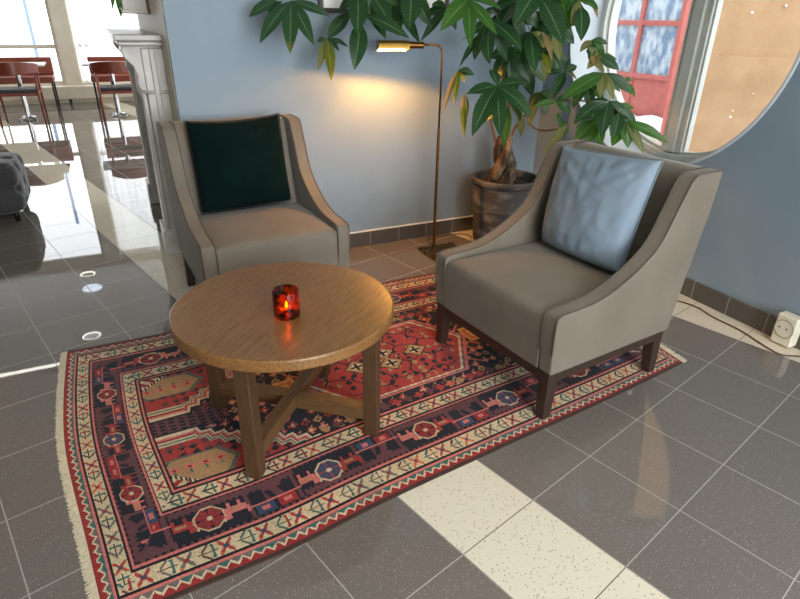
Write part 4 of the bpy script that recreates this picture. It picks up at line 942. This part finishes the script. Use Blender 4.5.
def build_rug():
    r = thing('rug', 'red and navy patterned oriental rug with fringed ends under the table and chairs', 'rug', (-1.83, -1.41, 0))
    nu, nv = 740, 430; th = .0052
    ga, gb = np.meshgrid(np.linspace(0, 1, nu+1), np.linspace(0, 1, nv+1), indexing='ij')
    xy = rug_map(ga, gb)-np.array([-1.83, -1.41])
    rng = np.random.default_rng(5)
    z = np.full(ga.shape, th)+rng.normal(0, .0002, ga.shape)
    vt = np.concatenate([xy.reshape(-1, 2), z.reshape(-1, 1)], 1)
    i, j = np.meshgrid(np.arange(nu), np.arange(nv), indexing='ij'); q = (i*(nv+1)+j).ravel()
    ft = np.stack([q, q+nv+1, q+nv+2, q+1], 1)
    # skirt round the edge and down to the floor
    ed = [(k, 0) for k in range(nu+1)]+[(nu, k) for k in range(1, nv+1)]+[(k, nv) for k in range(nu-1, -1, -1)]+[(0, k) for k in range(nv-1, 0, -1)]
    top = np.array([a*(nv+1)+b for a, b in ed]); n0 = len(vt); vb = vt[top].copy(); vb[:, 2] = .0004
    m = len(top); nx_ = np.roll(np.arange(m), -1)
    fs = np.stack([top, n0+np.arange(m), n0+nx_, top[nx_]], 1)
    V = np.concatenate([vt, vb]); Fq = np.concatenate([ft, fs])
    me = bpy.data.meshes.new('pile'); me.vertices.add(len(V)); me.vertices.foreach_set('co', V.ravel())
    me.loops.add(len(Fq)*4); me.loops.foreach_set('vertex_index', Fq.ravel().astype(np.int32))
    me.polygons.add(len(Fq)); me.polygons.foreach_set('loop_start', np.arange(len(Fq), dtype=np.int32)*4)
    me.update(calc_edges=True); me.validate()
    uc = ((i+.5)/nu*RL).ravel(); vc = ((j+.5)/nv*RW).ravel()
    idx = rug_colours(uc, vc)
    pal = np.array([lin(PAL[k]) for k in KEYS]); col = pal[idx]
    ab = (1+.10*np.sin(vc*21+np.sin(uc*3))*.5+.05*np.sin(uc*37))[:, None]
    col = col*.88*ab*(1+rng.normal(0, .14, (len(col), 1)))+.004
    fc = np.concatenate([col, np.repeat(np.array([lin(PAL['brown'])]), m, 0)]); fc = np.clip(np.c_[fc, np.ones(len(fc))], 0, 1)
    at = me.color_attributes.new('knots', 'FLOAT_COLOR', 'CORNER'); at.data.foreach_set('color', np.repeat(fc, 4, 0).astype(np.float32).ravel())
    mt, nt, b = new_mat('knotted_wool'); ca = N(nt, 'ShaderNodeVertexColor', layer_name='knots')
    tc = N(nt, 'ShaderNodeTexCoord'); nz = N(nt, 'ShaderNodeTexNoise', Scale=5., Detail=3.); nt.links.new(tc.outputs['Object'], nz.inputs['Vector'])
    hs = N(nt, 'ShaderNodeHueSaturation'); nt.links.new(ca.outputs[0], hs.inputs['Color']); nt.links.new(math_n(nt, 'MULTIPLY_ADD', nz.outputs[0], .35, .85), hs.inputs['Value'])
    nt.links.new(hs.outputs[0], b.inputs['Base Color']); b.inputs['Roughness'].default_value = .95; b.inputs['Specular IOR Level'].default_value = .15
    b.inputs['Sheen Weight'].default_value = .12
    o = finish('pile', me, mt, r)
    # fringes: loose threads at both ends
    for nm, a, out_, cnt, ln in (('fringe', 0., -1, 760, .026), ('fringe', 1., 1, 700, .038)):
        g = G(); rr = random.Random(3 if a == 0 else 4)
        for k in range(cnt):
            b_ = (k+rr.random())/cnt; p = rug_map(np.array([a]), np.array([b_]))[0]; q2 = rug_map(np.array([a+(-.01 if a > .5 else .01)]), np.array([b_]))[0]
            d = Vector((*(p-q2), 0)).normalized(); sd = Vector((-d.y, d.x, 0)); L_ = ln*rr.uniform(.8, 1.1); sw = rr.uniform(-.18, .18)
            p0 = Vector((*p, .0045))-Vector((-1.83, -1.41, 0))-d*.004
            g.tube([p0, p0+d*L_*.4+sd*sw*L_*.2+Vector((0, 0, -.001)), p0+d*L_+sd*sw*L_*.5+Vector((0, 0, -.0030))], [.0022, .0024, .0012], 4)
        o = g.out(nm, M_fringe, r); o['label'] = 'cream knotted fringe'; o['kind'] = 'stuff'
build_rug()

# ------------------------------------------------------------------ far seating group
def lobby_chair(label, x, y):
    r = thing('wooden_armchair', label, 'chair', (x, y, 0), 0, 'wooden chairs at the far tables')
    # back towards the camera (-y), seat towards the table (+y)
    g = G(); rows = []
    for z, t in ((.64, 0), (.66, .004), (.78, .004), (.80, 0)):
        rows.append(z)
    n = 12; prof = [(-.30+.6*i/n) for i in range(n+1)]
    def cy(xx): return -.02+.16*(xx/.30)**2
    rings = [[Vector((xx, cy(xx)-.011, .645+.02*(abs(xx)/.3)**2)), Vector((xx, cy(xx)+.011, .645+.02*(abs(xx)/.3)**2)), Vector((xx, cy(xx)+.016, .80-.03*(abs(xx)/.3)**3)), Vector((xx, cy(xx)-.006, .80-.03*(abs(xx)/.3)**3))] for xx in prof]
    g.loft(rings); g.out('backrest', M_redwoodx, r, smooth=True, bevel=.004, ang=50)
    for s in (-1, 1):
        G().tube([(s*.255, -.06, 0), (s*.245, .0, .42), (s*.25, .06, .66)], [.012, .017, .013], 10).out('leg', M_redwood, r, smooth=True)
        G().tube([(s*.245, .46, 0), (s*.245, .42, .42), (s*.25, .38, .62)], [.011, .016, .013], 10).out('leg', M_redwood, r, smooth=True)
        G().tube([(s*.268, .10, .66), (s*.275, .22, .655), (s*.27, .40, .63)], [.014, .018, .013], 10).out('armrest', M_redwood, r, smooth=True)
    g = G(); g.box((-.24, .0, .385), (.24, .03, .425)); g.box((-.24, .40, .385), (.24, .43, .425)); g.box((-.245, .03, .385), (-.22, .40, .425)); g.box((.22, .03, .385), (.245, .40, .425))
    g.out('seat_frame', M_redwoodx, r, bevel=.004)
    G().box((-.235, .005, .425), (.235, .43, .468)).out('seat', M_black, r, bevel=.014)
def pedestal(label, x, y):
    r = thing('pedestal_table', label, 'table', (x, y, 0), 0, 'chrome pedestal tables by the windows')
    G().box((-.36, -.27, .715), (.36, .30, .742)).out('tabletop', M_tabw, r, bevel=.004)
    G().lathe([(.034, .03), (.034, .715)], n=24).out('column', M_chrome, r, smooth=True, bevel=.001)
    g = G()
    for k in range(4):
        a = R(45)+k*PI/2; d = Vector((math.cos(a), math.sin(a), 0)); g.tube([d*.02+Vector((0, 0, .04)), d*.08+Vector((0, 0, .03)), d*.15+Vector((0, 0, .012))], [.020, .016, .012], 10)
    g.out('base', M_chrome, r, smooth=True)
def bench(label, x0, x1, y):
    r = thing('bench_seat', label, 'bench', ((x0+x1)/2, y, 0), 0, 'leather seats below the far windows'); h = (x1-x0)/2
    G().box((-h, 0, .45), (h, .50, .54)).out('seat', M_leather, r, bevel=.02)
    G().box((-h, .44, .54), (h, .53, .78)).out('backrest', M_leather, r, bevel=.015)
    for s in (-1, 1):
        for yy in (.03, .45): G().box((s*h-.012-s*.03, yy-.012, 0), (s*h+.012-s*.03, yy+.012, .45)).out('leg', M_blackm, r, bevel=.002)
lobby_chair('reddish wooden armchair with black seat at the left far table', -3.775, 5.96)
lobby_chair('reddish wooden armchair with black seat half hidden by the fireplace', -2.555, 5.90)
pedestal('chrome pedestal table behind the left wooden chair', -3.78, 6.62)
pedestal('chrome pedestal table behind the right wooden chair by the fireplace', -2.60, 6.58)
bench('reddish leather seat under the window left of the pillar', -4.45, -3.38, 6.95)
bench('reddish leather seat right of the pillar beside the fireplace', -2.89, -1.9, 6.92)

# ------------------------------------------------------------------ tufted pouf
r = thing('tufted_pouf', 'charcoal tufted velvet pouf at the left edge', 'pouf', (-3.715, 1.72, 0))
bm = bmesh.new(); bmesh.ops.create_cube(bm, size=1.); bmesh.ops.subdivide_edges(bm, edges=bm.edges, cuts=27, use_grid_fill=True)
hx, hy, hz = .325, .31, .182
for v in bm.verts:
    c = v.co*2; p = 7.; k = (abs(c.x)**p+abs(c.y)**p+abs(c.z)**p)**(-1/p) if c.length else 1
    nrm = Vector((abs(c.x)**(p-1)*math.copysign(1, c.x), abs(c.y)**(p-1)*math.copysign(1, c.y), abs(c.z)**(p-1)*math.copysign(1, c.z))).normalized()
    q = Vector((c.x*k*hx, c.y*k*hy, c.z*k*hz)); a = max(range(3), key=lambda i: abs(nrm[i]))
    uv = [q[i] for i in range(3) if i != a]; cu = .25
    gx, gy = uv[0]/cu, uv[1]/cu
    d = min(math.hypot(gx-round(gx), gy-round(gy)), math.hypot(gx-math.floor(gx)-.5, gy-math.floor(gy)-.5))
    cr = min(abs(((gx+gy) % 1)-0), abs(((gx+gy) % 1)-1), abs(((gx-gy) % 1)), abs(((gx-gy) % 1)-1))
    q -= nrm*(.026*math.exp(-(d/.12)**2)+.009*math.exp(-(cr/.07)**2))
    v.co = q+Vector((0, 0, .234))
me = bpy.data.meshes.new('body'); bm.to_mesh(me); bm.free(); finish('body', me, M_pouf, r, smooth=True)
for sx in (-1, 1):
    for sy in (-1, 1): G().lathe([(.0005, 0), (.018, 0), (.024, .05), (.024, .075), (.0005, .075)], n=16, c=(sx*.25, sy*.24, 0)).out('foot', M_blackm, r, smooth=True)

# ------------------------------------------------------------------ outdoors: street behind the round window and beyond the lobby
o = G().box((.40, -8, -.35), (9, 12, .10)).out('street_snow', M_snow); struct(o, 'snowy street outside the round window', 'ground')
o = G().box((-14, 8.8, -.6), (6, 40, -.35)).out('street_ground', M_snow); struct(o, 'snowy ground outside the far windows', 'ground')
r = thing('exterior_red_gate', 'red wooden gate with bluish glass panes outside the round window', 'gate', (2.5, 1.6, .1))
YB = (1.09, 1.60, 2.11, 2.62, 3.13)
for y in YB: G().box((0, y-1.6-.025, 0), (.06, y-1.6+.025, 2.4)).out('upright', M_redp, r, bevel=.004)
for z in (.865, 1.38, 1.90): G().box((.004, 1.09-1.6, z-.1-.024), (.056, 3.13-1.6, z-.1+.024)).out('glazing_bar', M_redp, r, bevel=.004)
for k in range(4):
    y0, y1 = YB[k]+.025, YB[k+1]-.025
    G().box((.02, y0-1.6, .0), (.045, y1-1.6, .745)).out('lower_panel', M_redp, r)
    for z0, z1 in ((.889, 1.356), (1.404, 1.876)): G().box((.03, y0-1.6, z0-.1), (.036, y1-1.6, z1-.1)).out('pane', M_frost, r)
g = G(); rr = random.Random(5); nn = 40; rows = []
for k in range(nn+1):
    y = -.54+2.0*k/nn; h = .37+.015*math.sin(k*.7)+.015*rr.random(); rows.append([Vector((-.75, y, -.005)), Vector((-.50, y, h*.45)), Vector((-.16, y, h*.95)), Vector((-.005, y, h)), Vector((-.005, y, -.005))])
g.loft(rows); tag(g.out('exterior_snow_bank', M_snow, smooth=True, loc=(2.5, 1.6, .1)), 'white snow bank against the red gate', 'snow', kind='stuff')
# ochre stuccoed house, its wall running away to the right
A0 = Vector((2.575, 1.045, 0)); dirx = Vector((math.cos(R(-40)), math.sin(R(-40)), 0)); nrm = Vector((dirx.y, -dirx.x, 0))
r = thing('exterior_ochre_house', 'ochre stuccoed house wall outside the right pane', 'house', A0, R(-40))
G().box((0, 0, .08), (7, .3, 9.)).out('wall', M_ochre, r)
zc = 1.10
G().box((0, -.012, .08), (7, .02, zc)).out('plinth_band', M_ochre, r, bevel=.004)
rr = random.Random(11); g = G()
for k in range(16):
    x, z = rr.uniform(.5, 2.6), rr.uniform(.5, 1.9); s_ = rr.uniform(.005, .014)
    rings = [[Vector((x+s_*q*math.cos(2*PI*i/8)*rr.uniform(.7, 1.2), -.013-dz, z+s_*q*math.sin(2*PI*i/8)*rr.uniform(.7, 1.2))) for i in range(8)] for q, dz in ((1, -.012), (.9, .006), (.4, .014))]
    g.loft(rings)
o = g.out('snow_splashes', M_snow, r, smooth=True)
tag(G().tube([(-3.9, 12, -.35), (-3.9, 12, 3.2)], .035, 10).out('street_pole', surf('blue_grey_pole', (120, 140, 176), (130, 150, 184), rough=.5), smooth=True), 'thin bluish pole outside the left far window', 'pole')

# ------------------------------------------------------------------ light
W = bpy.data.worlds.new('overcast'); S.world = W; W.use_nodes = True
bg = W.node_tree.nodes['Background']; bg.inputs[0].default_value = (.93, .97, 1.0, 1); bg.inputs[1].default_value = 3.2
def area(name, loc, rot, sx, sy, e, col=(1, 1, 1), portal=False, spread=180):
    d = bpy.data.lights.new(name, 'AREA'); d.shape = 'RECTANGLE'; d.size = sx; d.size_y = sy; d.energy = e; d.color = col; d.spread = R(spread)
    if portal: d.cycles.is_portal = True
    o = bpy.data.objects.new(name, d); COL.objects.link(o); o.location = loc; o.rotation_euler = rot; return o
# daylight through the windows behind the camera, the far windows and the round one
area('daylight_front', (-1.7, -6.95, 1.6), (R(90), 0, 0), 2.6, 2.4, 170, (.95, .98, 1))
area('daylight_far', (-3.3, 8.25, 1.6), (R(-90), 0, 0), 6., 2.55, 1, portal=True)
area('added_overhead_fill', (-1.7, -4.3, 2.93), (0, 0, 0), 1.6, 1.6, 36, (1, .95, .88))  # added soft fill from overhead that lifts the floor, no fixture behind it
area('daylight_round', (.37, CY, CZ), (0, R(90), 0), 1.46, 1.46, 1, portal=True)
for x in (-.235, -.295, -.355):
    d = bpy.data.lights.new('reading_lamp_bulb', 'POINT'); d.energy = 12.; d.color = (1, .41, .07); d.shadow_soft_size = .004
    o = bpy.data.objects.new('reading_lamp_bulb', d); COL.objects.link(o); o.location = Vector((LX, LY, 0))+(head @ Vector((-x, .0, -.005-.004*(x+.295)/.06)))
d = bpy.data.lights.new('candle_light', 'POINT'); d.energy = .25; d.color = (1, .5, .15); d.shadow_soft_size = .006
o = bpy.data.objects.new('candle_light', d); COL.objects.link(o); o.location = (cx_, cy_, .558)

# ------------------------------------------------------------------ camera
cam = bpy.data.cameras.new('camera'); co = bpy.data.objects.new('camera', cam); COL.objects.link(co)
cam.sensor_fit = 'HORIZONTAL'; cam.sensor_width = 36.; cam.lens = 570.558*36/800; cam.clip_start = .02; cam.clip_end = 200
r_, u_, f_ = CAMR
M = Matrix((( r_[0], u_[0], -f_[0], CAML[0]), (r_[1], u_[1], -f_[1], CAML[1]), (r_[2], u_[2], -f_[2], CAML[2]), (0, 0, 0, 1)))
co.matrix_world = M; S.camera = co
S.view_settings.view_transform = 'Standard'; S.view_settings.look = 'None'; S.view_settings.gamma = 1; S.view_settings.use_curve_mapping = False
S.view_settings.exposure = EXPO
S.cycles.use_denoising = True; S.cycles.max_bounces = 10; S.cycles.diffuse_bounces = 5; S.cycles.transparent_max_bounces = 12
S.cycles.sample_clamp_indirect = 6; S.cycles.caustics_refractive = False; S.cycles.caustics_reflective = False
